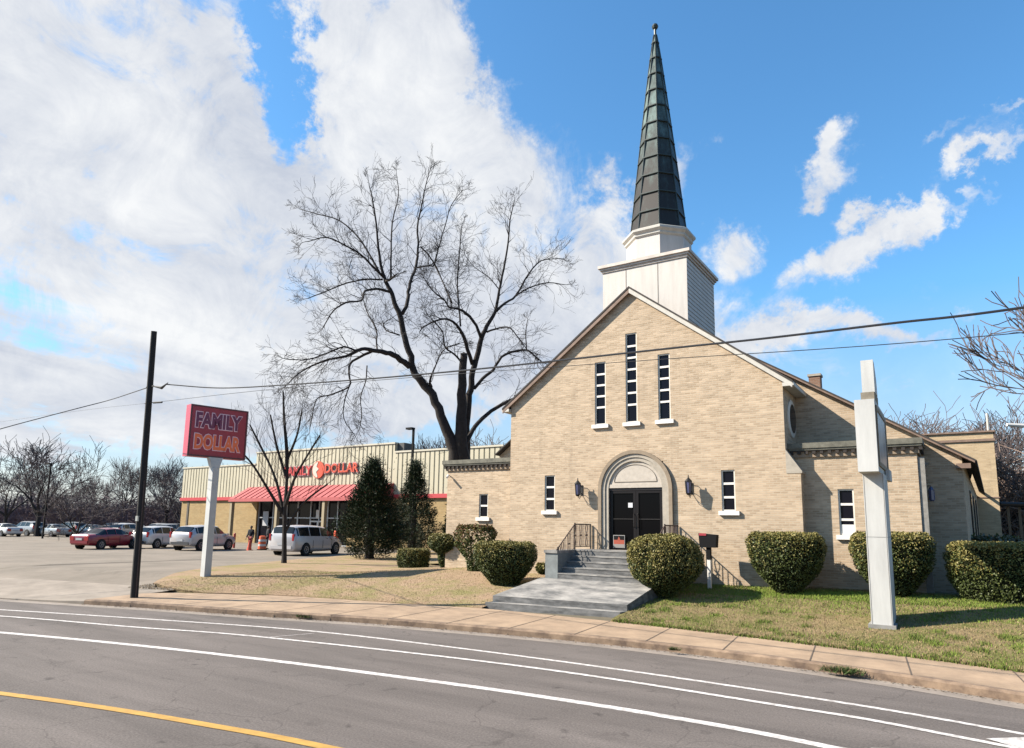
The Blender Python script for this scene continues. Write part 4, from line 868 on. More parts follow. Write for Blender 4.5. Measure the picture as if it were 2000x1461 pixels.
# ------------------------------------------------------------------ conifers
cn = [leaf_mat('needle_dark', (.018, .032, .014), .15), leaf_mat('needle_mid', (.03, .052, .02), .15), leaf_mat('needle_olive', (.055, .065, .025), .15), leaf_mat('needle_brown', (.075, .05, .03), .1)]
def conifer(c, R, H, label, seed, n=520, skirt=.04):
    rg = random.Random(seed); g = np.random.default_rng(seed); t = thing('conifer', tuple(c), label, 'conifer', 'dark conifers between the lawn and the store')
    mb = MB(); mb.tube([(c.x, c.y, c.z-.2), (c.x, c.y, c.z+H*.5), (c.x+.05, c.y, c.z+H*.97)], [R*.11, R*.07, .02], 8); mb.build('trunk', bark, t)
    P, U, S, MI = [], [], [], []
    for i in range(n):
        f = rg.random()**.85; a = rg.uniform(0, 6.283); r = R*((1-f)/.78)**.95*(1.0 if f > .24 else (.66+f*1.4)*((1-.24)/(1-f))**.95)*(1+.26*noise.noise(Vector((math.cos(a)*1.5+seed, math.sin(a)*1.5, f*6)))); z = c.z+H*(skirt+f*(1-skirt-.02))
        r *= rg.uniform(.62, 1.10); L = max(.12, r); upk = .25+.5*f
        d = Vector((math.cos(a), math.sin(a), upk)).normalized(); o = Vector((c.x, c.y, z-L*upk*.6)); m = int(26+L*16)
        for k in range(m):
            u = .25+.75*rg.random()**.6; q = o+d*L*u; sp = .20*R*(1.15-u); P.append((q.x+rg.gauss(0, sp), q.y+rg.gauss(0, sp), q.z+rg.gauss(0, sp)*.8))
            v = (d+Vector((rg.gauss(0, .5), rg.gauss(0, .5), rg.gauss(0, .4)+.15))).normalized(); U.append(tuple(v)); S.append(rg.uniform(.05, .12)); x = rg.random(); MI.append(0 if x < .45 else 1 if x < .8 else 2 if x < .95 else 3)
    P, U, S = np.array(P), np.array(U), np.array(S)[:, None]; w = g.normal(0, 1, P.shape); w -= U*(U*w).sum(1)[:, None]; w /= np.linalg.norm(w, axis=1)[:, None]
    V = np.empty((len(P), 3, 3)); V[:, 0] = P-w*S*.28; V[:, 1] = P+w*S*.28; V[:, 2] = P+U*S*1.5
    np_mesh('foliage', V.reshape(-1, 3), np.arange(len(P)*3).reshape(-1, 3), cn, t, np.array(MI))
for (x0, x1, yt_, yb_, sd, lab, bk) in ((664, 778, 908, 1092, 3, 'large bushy dark conifer in front of the minivan and store awning', .3), (768, 852, 910, 1066, 4, 'second conifer between the large one and the church wing', 0), (846, 880, 955, 1046, 5, 'narrow dark conifer half hidden behind the corner of the left church wing', 0)):
    b, d = gh((x0+x1)/2, yb_); 
    if sd == 4: b = at(806, 1062, d*.72); b.z = G(b.x, b.y)
    if sd == 5: b = Vector((-12.6, 6.5, 0)); b.z = G(b.x, b.y)
    dep = (b-CAM).dot(fw); R = (x1-x0)/2*dep/F*1.5; H = (at((x0+x1)/2, yt_, dep).z-b.z)*1.07; conifer(b, R, H, lab, sd, 900 if sd == 3 else 620)
# ------------------------------------------------------------------ bare trees
def grow(tm, xm, p, d, L, r, lev, rg, maxlev, upb=.15, split=.55, k=3, rmin=.006, wob=.25):
    n = 4 if lev < maxlev else 3; pts = [p]; rs = [r]; q = p.copy(); dd = d.copy()
    for i in range(n):
        dd = (dd+Vector((rg.gauss(0, wob), rg.gauss(0, wob), rg.gauss(0, wob)+upb*.35))*.55).normalized(); q = q+dd*(L/n); pts.append(q.copy()); rs.append(max(rmin, r*(1-.62*(i+1)/n)))
    (tm if r > .045 else xm).tube(pts, rs, 6 if r > .08 else (4 if r > .03 else 3), cap=False)
    if lev >= maxlev: return
    m = k+(1 if rg.random() < .4 else 0)
    for j in range(m):
        t = rg.uniform(.3, 1) if j else 1.0; i = min(n-1, int(t*n)); f = t*n-i; o = pts[i].lerp(pts[min(n, i+1)], f); ax = (pts[min(n, i+1)]-pts[i]).normalized()
        sd = Vector((rg.gauss(0, 1), rg.gauss(0, 1), rg.gauss(0, 1))); sd = (sd-ax*sd.dot(ax)).normalized()
        nd = (ax+sd*rg.uniform(split*.6, split*1.4)+Vector((0, 0, upb))).normalized(); rr = rs[min(n, i+1)]*(.92 if j == 0 else .7)
        grow(tm, xm, o, nd, L*rg.uniform(.62, .85), max(rmin, rr), lev+1, rg, maxlev, upb, split, k, rmin, wob)
def bare_tree(name, base, H, label, seed, maxlev=6, r0=None, trunkf=.25, split=.6, k=3, upb=.18, lean=(0, 0), group=None, tw=None, rmin=.012, cat='tree', lim=4):
    rg = random.Random(seed); t = thing(name, tuple(base), label, cat, group); tm, xm = MB(), MB(); r0 = r0 or H*.018
    p = Vector(base); d = Vector((lean[0], lean[1], 1)).normalized(); top = p+d*H*trunkf
    tm.tube([p-Vector((0, 0, .2)), p+d*.25, p+d*H*trunkf*.5, top], [r0*1.5, r0*1.1, r0*.95, r0*.85], 8)
    for j in range(lim):
        a = 2*math.pi*(j+rg.uniform(-.3, .3))/lim; nd = Vector((math.cos(a)*split, math.sin(a)*split, 1)).normalized(); grow(tm, xm, top-d*rg.uniform(0, H*trunkf*.25), nd, H*(1-trunkf)*.36, r0*.62, 1, rg, maxlev, upb, split, k, rmin)
    tm.build('trunk', bark, t); xm.build('crown', tw or twig_m, t); return t
# the big old tree behind the left wing: its limbs follow the photographed ones, depth is free
def big_tree():
    D = 36.0; base = at(893, 1040, D); base.z = G(base.x, base.y); t = thing('big_bare_tree', tuple(base), 'huge leafless old tree with spreading limbs and a cut trunk stub behind the left wing', 'tree')
    rg = random.Random(77); tm, xm = MB(), MB(); sc = .4108*D/F
    def Z(zx, zy, dd=0): return at(540+.4108*zx, 320+.4108*zy, D+dd)
    limbs = [
     (0, 0, [(858, 1500, 40), (850, 1395, 32), (820, 1300, 26), (780, 1200, 22), (740, 1100, 20), (690, 1035, 19), (655, 985, 17), (635, 920, 15), (610, 830, 14), (590, 730, 13), (560, 660, 11), (540, 600, 10), (520, 560, 9), (500, 500, 7), (485, 400, 5.5), (470, 250, 4), (455, 160, 3), (440, 100, 2)]),
     (0, -4, [(640, 965, 15), (590, 930, 14), (540, 900, 13), (480, 890, 11), (420, 880, 9), (380, 890, 8), (330, 915, 6), (250, 930, 5), (170, 960, 4), (100, 1000, 3), (40, 1060, 2)]),
     (-1, -3, [(460, 890, 7), (400, 915, 6), (350, 950, 5), (345, 1000, 4.5), (345, 1060, 4), (250, 1100, 3), (190, 1120, 2.5), (160, 1250, 2)]),
     (-1, 3, [(480, 890, 5), (475, 850, 4), (475, 790, 3.5), (430, 700, 3), (400, 600, 2)]),
     (-2, -5, [(380, 890, 5), (320, 870, 4), (240, 900, 3.2), (150, 930, 2.5), (60, 930, 2)]),
     (-2, -3, [(345, 1060, 3), (325, 1120, 2.5), (320, 1210, 2), (375, 1295, 1.5)]),
     (-1, -2, [(430, 960, 3), (425, 1030, 2.5), (400, 1110, 2.2), (405, 1190, 2), (395, 1260, 1.5)]),
     (0, 3, [(596, 715, 9), (622, 660, 9), (625, 610, 8), (640, 550, 7), (660, 500, 7), (670, 440, 6), (675, 380, 5), (670, 300, 4.5), (690, 200, 3.5), (710, 100, 2.5), (730, 30, 1.5)]),
     (2, 4, [(660, 495, 5), (720, 485, 4), (750, 480, 4), (770, 400, 3.5), (800, 300, 3), (830, 200, 2.5), (880, 130, 1.5)]),
     (1, 5, [(685, 395, 3.5), (720, 430, 3.5), (760, 490, 3.2), (790, 560, 3), (830, 660, 3)]),
     (0, -1, [(520, 560, 8), (545, 545, 6), (570, 525, 4)]),
     (0, -3, [(510, 540, 6), (450, 480, 5), (400, 430, 4), (330, 390, 3.5), (240, 350, 3), (150, 370, 2)]),
     (0, 2, [(490, 515, 5.5), (440, 430, 4.5), (390, 350, 4), (300, 270, 3.5), (200, 240, 2.5), (110, 215, 1.5)]),
     (0, 4, [(545, 545, 5), (545, 420, 4), (550, 280, 3.5), (580, 150, 2.5), (570, 50, 1.5)]),
     (0, -4, [(540, 608, 7), (480, 595, 6), (420, 605, 5), (405, 650, 4), (330, 660, 4), (270, 700, 3), (220, 780, 2)]),
     (0, -2, [(505, 550, 5), (420, 550, 4), (340, 565, 3.5), (250, 600, 3), (150, 640, 2)]),
     (0, 1, [(585, 815, 4), (520, 790, 3), (510, 760, 2.5), (545, 735, 1.5)]),
     (0, 0, [(885, 1500, 46), (880, 1395, 36), (880, 1200, 25), (885, 1050, 21), (890, 915, 17), (891, 908, 15)]),
     (1, 1, [(900, 1500, 38), (893, 1390, 30), (900, 1250, 20), (915, 1130, 16), (925, 1050, 15), (940, 960, 14), (960, 890, 13), (975, 830, 12), (1000, 770, 10), (1040, 700, 8), (1060, 600, 6), (1080, 500, 5), (1100, 380, 4), (1110, 270, 3), (1130, 180, 2)]),
     (1, 4, [(1045, 700, 7), (1090, 660, 6), (1140, 625, 5), (1200, 520, 4), (1260, 460, 3), (1350, 450, 2)]),
     (1, 2, [(1140, 625, 4), (1200, 590, 3.5), (1290, 565, 3), (1370, 575, 2)]),
     (1, -2, [(975, 830, 9), (950, 770, 7), (900, 710, 7), (860, 690, 5), (820, 680, 4), (800, 650, 4), (740, 600, 3), (700, 540, 2)]),
     (1, -3, [(930, 950, 10), (900, 850, 9), (870, 785, 7), (820, 740, 5), (760, 745, 4), (700, 775, 3), (680, 800, 2)]),
     (1, 3, [(940, 1070, 8), (980, 1020, 8), (1030, 980, 7), (1070, 920, 6), (1120, 895, 6), (1190, 885, 5.5), (1230, 915, 4), (1260, 940, 3.5)]),
     (0, 2, [(880, 1390, 12), (920, 1290, 11), (960, 1230, 10), (1020, 1175, 9), (1100, 1130, 9), (1180, 1090, 7), (1280, 1040, 4)]),
     (1, -1, [(1000, 800, 5), (1060, 780, 4), (1110, 780, 3.5), (1150, 830, 2.5), (1190, 880, 2)]),
     (0, 4, [(875, 770, 4.5), (865, 650, 4), (860, 550, 3.5), (870, 420, 3), (880, 300, 2)]),
     (1, 4, [(835, 660, 3.5), (790, 560, 3), (730, 440, 2)]),
     (0, -1, [(735, 1060, 8), (730, 1030, 6), (760, 950, 3), (800, 880, 2.5), (870, 855, 3)]),
     (1, -2, [(890, 960, 5), (850, 910, 4.5), (800, 870, 4), (790, 800, 3), (740, 740, 2.5)]),
     (2, 3, [(1060, 600, 3), (1010, 540, 2.5), (940, 490, 2), (900, 440, 1.6)]),
     (1, 6, [(1190, 885, 3), (1185, 800, 2.5), (1195, 740, 2)])]
    for d0, d1, L in limbs:
        m = len(L)-1; pts = [Z(a, b, d0+(d1-d0)*i/m) for i, (a, b, c) in enumerate(L)]; rs = [max(.012, c*sc) for a, b, c in L]
        # smooth and roughen
        P = spline([tuple(p) for p in pts], 3); R = []
        for i in range(m):
            for k in range(3): R.append(rs[i]+(rs[i+1]-rs[i])*k/3)
        R.append(rs[-1]); P = [p+Vector((rg.gauss(0, 1), rg.gauss(0, 1), rg.gauss(0, 1)))*min(r*.14, .03) for p, r in zip(P, R)]
        if len(L) > 3 and L[0][1] > 1450: P[0] = Vector((P[0].x, P[0].y, base.z-.2))
        (tm).tube(P, R, 9 if R[0] > .2 else 6)
        if L[-1][2] > 10: continue
        for i in range(1, len(P)-1):
            if R[i] > .10: 
                if rg.random() > .12: continue
            ax = (P[i+1]-P[i]).normalized(); cnt = 2 if R[i] < .05 else 1
            for _ in range(cnt):
                if rg.random() < .30: continue
                sd = Vector((rg.gauss(0, 1), rg.gauss(0, 1), rg.gauss(0, 1))); sd = (sd-ax*sd.dot(ax)).normalized(); nd = (ax*.8+sd*.75+Vector((0, 0, .10))).normalized()
                droop = -.10 if L[-1][1] > 900 else .12
                grow(xm, xm, P[i], nd, rg.uniform(.55, 1.2)*(1 if R[i] > .03 else .8), min(.026, R[i]*.55), 3, rg, 6, droop, .65, 2, .006, .32)
        grow(xm, xm, P[-1], (P[-1]-P[-2]).normalized(), .4, .022, 3, rg, 6, .1, .6, 3, .006, .3)
    tm.build('trunk', bark, t, smooth=True); xm.build('crown', twig_m, t); return t
big_tree()
# young tree on the lawn edge
b, d = gh(553, 1101)
def young_tree():
    D = (b-CAM).dot(fw); t = thing('young_bare_tree', tuple(b), 'slender young leafless tree at the lawn edge in front of the minivan', 'tree'); tm, xm = MB(), MB(); rg = random.Random(9)
    def Z(x, y, dd=0): return at(x, y, D+dd)
    k = D/F
    L = [(0, [(553, 1106, 7), (555, 1090, 5), (556, 1000, 3.8), (560, 940, 3), (560, 880, 3.5), (555, 820, 2.5), (553, 765, 1.5)]), (1, [(556, 1020, 3.4), (545, 960, 2.8), (530, 915, 2.2), (508, 870, 2.2), (488, 830, 1.5)]),
         (-1, [(558, 985, 4), (575, 935, 2.5), (600, 890, 2), (625, 850, 1.5)]), (-1, [(550, 1000, 3.5), (520, 950, 2.5), (495, 910, 2), (470, 880, 1.3)]), (1, [(560, 900, 3), (580, 850, 2), (590, 800, 1.4)]), (0, [(558, 930, 3), (540, 870, 2.2), (528, 810, 1.5)]), (.5, [(556, 1040, 3), (590, 985, 2), (640, 945, 1.5)])]
    for dd, q in L:
        P = spline([tuple(Z(x, y, dd*i/len(q))) for i, (x, y, r) in enumerate(q)], 3); R = []
        for i in range(len(q)-1):
            for j in range(3): R.append((q[i][2]+(q[i+1][2]-q[i][2])*j/3)*k)
        R.append(q[-1][2]*k); tm.tube(P, R, 7)
        for i in range(2, len(P)):
            if R[i] > .085: continue
            ax = (P[i]-P[i-1]).normalized()
            for _ in range(2):
                sd = Vector((rg.gauss(0, 1), rg.gauss(0, 1), rg.gauss(0, 1))); sd = (sd-ax*sd.dot(ax)).normalized(); grow(xm, xm, P[i], (ax+sd*.6).normalized(), rg.uniform(.5, 1.2), .013, 3, rg, 5, .25, .5, 2, .005, .2)
    tm.build('trunk', bark, t); xm.build('crown', twig_m, t)
young_tree()
# background trees: prototypes copied
def bg_spot(px, dep, z=.45): p = at(px, 1040, dep); p.z = z; return p
protos = []
for i, (H, sp, k, tf, lim) in enumerate(((14, .75, 3, .22, 5), (13, .55, 3, .28, 4), (12, .65, 3, .2, 5), (10, .85, 3, .12, 6))):
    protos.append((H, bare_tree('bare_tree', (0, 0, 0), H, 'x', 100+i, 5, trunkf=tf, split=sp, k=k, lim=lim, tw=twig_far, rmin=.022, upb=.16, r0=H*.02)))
bgs = [(72, 78, 822, 0, 'wide crowned leafless tree at the far left beyond the parking lot'), (8, 92, 850, 2, 'leafless tree on the left edge of the photo beyond the cars'), (150, 66, 930, 3, 'low spreading leafless tree in the parking lot behind the red sedan'),
       (185, 110, 905, 1, 'leafless tree right of the wide crowned tree beyond the lot'), (240, 105, 862, 1, 'tall slim leafless tree left of the utility pole'), (290, 118, 872, 2, 'leafless tree right behind the utility pole'), (322, 100, 868, 1, 'leafless tree under the left end of the red pole sign'), (352, 96, 905, 2, 'leafless tree at the left corner of the store'),
       (118, 120, 880, 2, 'distant leafless tree between the wide crowned tree and the slim tree'), (45, 125, 885, 1, 'distant leafless tree behind the wide crowned tree'),
       (1872, 46, 742, 0, 'round crowned leafless tree above the flat roofed rear building'), (1810, 60, 790, 2, 'smaller leafless tree left of the round crowned one above the rear roof'), (1962, 40, 765, 2, 'brown leafless tree right of the rear building corner'), (1995, 55, 735, 1, 'leafless tree at the right edge behind the street lamp'), (1935, 62, 775, 0, 'leafless tree peeking over the rear building roof corner'),
       (950, 62, 808, 0, 'round leafless tree between the big trunk and the church gable'), (985, 75, 830, 2, 'leafless tree touching the church gable edge'), (845, 84, 800, 1, 'thin leafless tree behind the black lamp pole'), (880, 90, 812, 1, 'thin leafless tree just left of the big trunk'), (420, 100, 890, 2, 'leafless treetop above the left end of the store roof'), (2200, 46, 350, 1, 'tall leafless tree cropped by the right edge of the photo')]
for j, (px, dep, ytop, pi_, lab) in enumerate(bgs):
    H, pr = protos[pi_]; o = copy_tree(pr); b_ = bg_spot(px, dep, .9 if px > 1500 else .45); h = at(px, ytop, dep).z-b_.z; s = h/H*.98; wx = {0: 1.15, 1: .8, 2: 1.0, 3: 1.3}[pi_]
    o.location = b_; o.scale = (s*wx, s*wx, s); o.rotation_euler.z = j*1.7; o['label'] = lab; o['group'] = 'leafless trees in the background'
for H, pr in protos:
    for c_ in list(pr.children): bpy.data.objects.remove(c_)
    bpy.data.objects.remove(pr)
# far scrub as one mass each side
def scrub(name, spots, n, hmax, m, label, seed):
    rg = random.Random(seed); mb = MB()
    for i in range(n):
        x, dep = spots(rg); p = at(x, 1040, dep); p.z = .45; h = hmax*rg.uniform(.5, 1)
        for k in range(3):
            q = [p+Vector((rg.gauss(0, .5), rg.gauss(0, .5), 0))]; d = Vector((rg.gauss(0, .3), rg.gauss(0, .3), 1))
            for s in range(3): d = d+Vector((rg.gauss(0, .3), rg.gauss(0, .3), .1)); q.append(q[-1]+d*h/3.4)
            mb.tube(q, [.06, .05, .035, .02], 3, cap=False)
            for s in range(6):
                o = q[rg.randrange(1, 4)]; e = o+Vector((rg.gauss(0, 1), rg.gauss(0, 1), rg.uniform(.1, 1)))*h*.22; mb.tube([o, o.lerp(e, .5)+Vector((0, 0, .1)), e], [.03, .022, .012], 3, cap=False)
    tag(mb.build(name, m), label, 'brush', None, 'stuff')
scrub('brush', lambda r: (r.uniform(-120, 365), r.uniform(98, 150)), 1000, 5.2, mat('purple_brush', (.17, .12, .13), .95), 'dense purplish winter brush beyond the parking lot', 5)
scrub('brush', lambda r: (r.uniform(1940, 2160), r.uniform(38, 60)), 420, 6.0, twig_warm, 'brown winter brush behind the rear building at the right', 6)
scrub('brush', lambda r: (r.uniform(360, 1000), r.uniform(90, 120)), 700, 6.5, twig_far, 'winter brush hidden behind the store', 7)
# ------------------------------------------------------------------ utility pole and wires
up_ = thing('utility_pole', (-12.28, -9.68, .1), 'black leaning utility pole at the curb in front of the parking lot', 'utility pole')
pb, pt_ = Vector((-12.28, -9.68, .0)), Vector((-11.30, -10.40, 8.27)); mb = MB(); mb.tube([pb, pb.lerp(pt_, .5), pt_], [.115, .10, .085], 12); mb.build('pole', mat('creosote_wood', (.022, .018, .016), .85, var=.4, vscale=6, stretch=(4, 4, .4)), up_)
pc = pb.lerp(pt_, .795); mb = MB()
mb.tube([pc+Vector((-.17, 0, .0)), pc+Vector((.20, 0, 0))], .03, 6); mb.tube([pc+Vector((.16, -.02, 0)), pc+Vector((.75, -.05, -.12)), pc+Vector((1.1, -.07, .0))], [.012, .045, .012], 6); mb.build('clamp', iron, up_)
mb = MB(); q_ = pb.lerp(pt_, .30); mb.box(q_.x-.02, q_.x+.10, q_.y-.135, q_.y-.09, q_.z, q_.z+.16); mb.build('tag_plate', mat('pole_tag', (.5, .5, .48), .4, metal=.5), up_); mb = MB(); mb.tube([pb+Vector((.125, -.02, .0)), pb.lerp(pt_, .45)+Vector((.112, -.02, 0))], .018, 6); mb.build('ground_wire', iron_rust, up_)
pc2 = pb.lerp(pt_, .735); mb = MB(); mb.tube([pc2+Vector((-.2, 0, 0)), pc2+Vector((.18, 0, 0))], .022, 6); mb.tube([pc2+Vector((.3, -.02, -.02)), pc2+Vector((.8, -.04, -.05))], .028, 6); mb.build('clamp', iron, up_)
def wire(name, pts, r, label, m=None):
    P = spline(pts, 10); mb = MB(); mb.tube(P, r, 6); t = mb.build(name, m or mat('cable_black', (.02, .02, .024), .5)); tag(t, label, 'cable', 'overhead cables')
A_ = Vector((-12.28, -9.68)); dA = (Vector((25, -12))-A_).normalized()
def wp(s, z): q = A_+dA*s; return (q.x, q.y, z)
wire('overhead_cable', [tuple(pc+Vector((.95, -.06, -.03))), wp(4, 6.28), wp(7.5, 6.0), wp(10.5, 5.80), wp(13, 5.66), wp(15, 5.57), wp(17.5, 5.47), wp(19.1, 5.40), wp(20.8, 5.35), wp(22.2, 5.31), wp(26, 5.35), wp(37, 6.6)], .017, 'thick black overhead cable crossing the church gable from the utility pole')
wire('overhead_cable', [tuple(pc2), wp(6, 6.0), wp(12, 5.66), wp(17, 5.33), wp(22, 5.0), wp(28, 4.9), wp(37, 5.3)], .006, 'thin overhead wire running just below the thick cable across the church')
def inplane(x, y, A, B):
    d = ray(x, y); n = Vector((-(B-A).y, (B-A).x)); t = ((A-Vector((CAM.x, CAM.y))).dot(n))/(Vector((d.x, d.y)).dot(n)); return CAM+d*t
wire('overhead_cable', [tuple(pc), tuple(at(215, 781, 26)), tuple(at(150, 798, 25.4)), tuple(at(70, 819, 24.7)), tuple(at(0, 838, 24)), tuple(at(-160, 884, 22.5)), tuple(at(-400, 960, 20.5))], .016, 'black overhead cable running left from the utility pole')
wire('overhead_cable', [tuple(pc2), tuple(at(190, 798, 27)), tuple(at(90, 811, 28)), tuple(at(0, 824, 29)), tuple(at(-200, 852, 31))], .004, 'very thin overhead wire running left from the utility pole above the thick one')
# ------------------------------------------------------------------ red pole sign
fs = thing('pole_sign', (-14.41, -5.93, .45), 'maroon double sided pole sign reading FAMILY DOLLAR on a white post', 'sign')
az = rad(11); da = Vector((math.sin(az), math.cos(az), 0)); na = Vector((math.cos(az), -math.sin(az), 0)); P0 = Vector((-14.41, -5.93, 0))
def sp3(s, z, o=0): return P0+da*s+na*o+Vector((0, 0, z))
maroon = mat('sign_maroon', (.50, .02, .04), .35, var=.1, vscale=2); pinkred = mat('sign_side_red', (.60, .07, .12), .45)
mb = MB(); th = .42
def obox(mb, s0, s1, z0, z1, o0, o1, mi=0): 
    mb.prism([sp3(s0, z0, o0), sp3(s1, z0, o0), sp3(s1, z1, o0), sp3(s0, z1, o0)], na*(o1-o0), mi)
obox(mb, -1.06, 1.14, 4.90, 6.84, -th, 0); mb.build('cabinet', pinkred, fs)
mb = MB(); obox(mb, -1.03, 1.11, 4.93, 6.81, .0, .012); fc = mb.build('sign_face', maroon, fs)
mb = MB(); obox(mb, -1.06, 1.14, 6.78, 6.84, .002, .03); obox(mb, -1.06, 1.14, 4.90, 4.96, .002, .03); obox(mb, -1.06, -1.0, 4.96, 6.78, .002, .03); obox(mb, 1.08, 1.14, 4.96, 6.78, .002, .03); mb.build('trim', mat('sign_frame', (.13, .015, .02), .4), fs)
white_post = mat('post_white', (.66, .66, .64), .5, var=.15, vscale=1.5)
mb = MB()
q = [P0+Vector(v) for v in ((-.13, -.15, 0), (.12, -.15, 0), (.12, .12, 0), (-.13, .12, 0))]; q = [Vector((p.x, p.y, .35)) for p in q]
mb.prism(q, (0, 0, 4.15)); mb.build('post', white_post, fs)
mb = MB(); mb.prism([sp3(-.15, 4.5, -.13), sp3(.12, 4.5, -.13), sp3(.24, 4.90, -.13), sp3(-.28, 4.90, -.13)], na*.25); mb.build('post_head', white_post, fs)
def text_obj(name, txt, m, origin, xdir, ydir, height, width, ndir, depth=.01, offset=0, parent=None, lift=0):
    cu = bpy.data.curves.new('t', 'FONT'); cu.body = txt; cu.extrude = depth; cu.offset = offset; cu.size = 1; cu.resolution_u = 3; o = bpy.data.objects.new('t', cu); COL.objects.link(o)
    dg = bpy.context.evaluated_depsgraph_get(); me = bpy.data.meshes.new_from_object(o.evaluated_get(dg)); bpy.data.objects.remove(o)
    xs = [v.co.x for v in me.vertices]; ys = [v.co.y for v in me.vertices]; x0, x1, y0, y1 = min(xs), max(xs), min(ys), max(ys)
    for v in me.vertices:
        u = (v.co.x-x0)/(x1-x0)*width; w_ = (v.co.y-y0)/(y1-y0)*height; v.co = origin+xdir*u+ydir*w_+ndir*(v.co.z+depth+lift)
    me.materials.clear(); me.materials.append(m); ob = bpy.data.objects.new(name, me); COL.objects.link(ob)
    if parent is not None: adopt(ob, parent)
    return ob
outl = mat('letter_outline', (1.2, .75, .80), .5); famf = mat('letter_plum', (.22, .02, .08), .4); dolf = mat('letter_orange', (1.2, .22, .06), .45); Zv = Vector((0, 0, 1))
for txt, z0, hgt, fm, s0, s1 in (('FAMILY', 6.0, .58, famf, -.84, .90), ('DOLLAR', 5.18, .58, dolf, -.84, .90)):
    a_ = text_obj('letter_outline', txt, outl, sp3(s0-.03, z0-.03, .012), da, Zv, hgt+.06, s1-s0+.06, na, .006, .080, fs)
    b2 = text_obj('lettering', txt, fm, sp3(s0, z0, .012), da, Zv, hgt, s1-s0, na, .004, .042, fs, lift=.009)
# ------------------------------------------------------------------ church sign at the right
cs = thing('church_sign', (7.5, -3.6, G(7.5, -3.6)), 'white wooden church sign seen edge on, tall boxed post on the right lawn', 'sign'); wpm = mat('sign_board_white', (.66, .65, .62), .65, var=.18, vscale=1.2, stretch=(3, 3, .5))
mb = MB(); mb.box(7.32, 7.74, -4.1, -3.1, .40, 3.82); mb.build('post', wpm, cs); mb = MB(); mb.box(7.26, 7.80, -4.17, -3.03, .35, G(7.5, -3.6)+.045); mb.build('footing', concrete, cs)
mb = MB(); mb.box(7.318, 7.742, -4.103, -3.098, 2.40, 2.412); mb.box(7.335, 7.345, -4.104, -4.1, .5, 3.8); mb.box(7.715, 7.725, -4.104, -4.1, .5, 3.8); mb.build('board_seam', mat('seam_grey', (.3, .29, .27), .9), cs)
mb = MB(); mb.box(7.30, 7.70, -4.72, -2.15, 3.82, 5.42); cab = mb.build('cabinet', wpm, cs)
mb = MB(); mb.box(7.703, 7.73, -4.60, -2.25, 3.95, 4.05); mb.box(7.703, 7.73, -4.60, -2.25, 5.2, 5.3); mb.box(7.703, 7.73, -4.60, -4.5, 4.05, 5.2); mb.box(7.703, 7.73, -2.35, -2.25, 4.05, 5.2); mb.build('panel_frame', mat('tan_frame', (.33, .25, .16), .7, var=.3), cs)
mb = MB(); mb.box(7.703, 7.712, -4.5, -2.35, 4.05, 5.2); mb.build('message_panel', mat('faded_panel', (.30, .30, .34), .3, var=.7, vscale=2.5, col2=(.06, .06, .10)), cs)
mb = MB(); mb.box(7.72, 7.80, -3.2, -2.5, 3.72, 3.98); mb.build('lower_panel', wpm, cs)
mb = MB(); mb.prism([(7.46, -4.55, 5.60), (7.46, -3.90, 5.60), (7.46, -3.98, 5.98), (7.46, -4.30, 6.30), (7.46, -4.55, 6.34)], (.25, 0, 0)); mb.build('top_ornament', wpm, cs)
mb = MB(); mb.box(7.43, 7.70, -4.60, -3.7, 5.42, 5.60); mb.build('ornament_base', mat('weathered_tan_wood', (.34, .29, .22), .9, var=.4), cs)
# ------------------------------------------------------------------ far structures at the right edge
lp = at(1985, 831, 30); sl2 = thing('street_lamp', (lp.x+1.9, lp.y+1.0, .9), 'street lamp with pale flat head reaching in from the right edge', 'street lamp')
mb = MB(); mb.tube([(lp.x-.35, lp.y-.2, lp.z+.03), (lp.x+.25, lp.y+.1, lp.z-.02)], [.07, .10], 8); mb.build('lamp_head', white_paint, sl2)
mb = MB(); mb.tube([(lp.x+.2, lp.y+.1, lp.z), (lp.x+1.9, lp.y+1.0, lp.z-.35)], .04, 6); mb.build('arm', iron, sl2); mb = MB(); mb.tube([(lp.x+1.9, lp.y+1.0, .8), (lp.x+1.9, lp.y+1.0, lp.z+.3)], [.12, .09], 8); mb.build('pole', iron, sl2)
gt = thing('pipe_gate', tuple(Vector(at(1950, 985, 34).xy).to_3d()+Vector((0, 0, .9))), 'dark horizontal pipe barrier with wooden posts right of the rear building', 'gate')
a_, b2 = at(1952, 984, 34), at(2090, 988, 34); mb = MB(); mb.tube([a_, b2], .11, 8); mb.build('rail', iron, gt)
for px in (1968, 1990, 2030, 2080):
    q = at(px, 985, 34.3); mb = MB(); mb.box(q.x-.06, q.x+.06, q.y-.06, q.y+.06, .7, q.z-.1); mb.build('post', mat('old_wood', (.22, .15, .09), .9), gt)
# ------------------------------------------------------------------ store
SY = 22.0; store = thing('store', (-41, SY, .45), 'long store with ribbed cream cladding, tan block base and red awning over glass front', 'store')
def rib_mat():
    m = mat('ribbed_cladding', (.50, .46, .33), .6); nt = m.node_tree; b = nt.nodes['Principled BSDF']; N = nt.nodes.new; L = nt.links.new
    tc = N('ShaderNodeTexCoord'); n = N('ShaderNodeTexNoise'); n.inputs['Scale'].default_value = .8; n.inputs['Detail'].default_value = 6; L(tc.outputs['Object'], n.inputs['Vector'])
    r = N('ShaderNodeValToRGB'); r.color_ramp.elements[0].color = (.30, .27, .19, 1); r.color_ramp.elements[1].color = (.40, .36, .26, 1); L(n.outputs[0], r.inputs[0]); L(r.outputs[0], b.inputs['Base Color']); return m
rib = rib_mat(); block = brick_mat('tan_block', (.50, .36, .18), (.45, .31, .15), (.42, .31, .17), bw=.4, bh=.2, msize=.012)
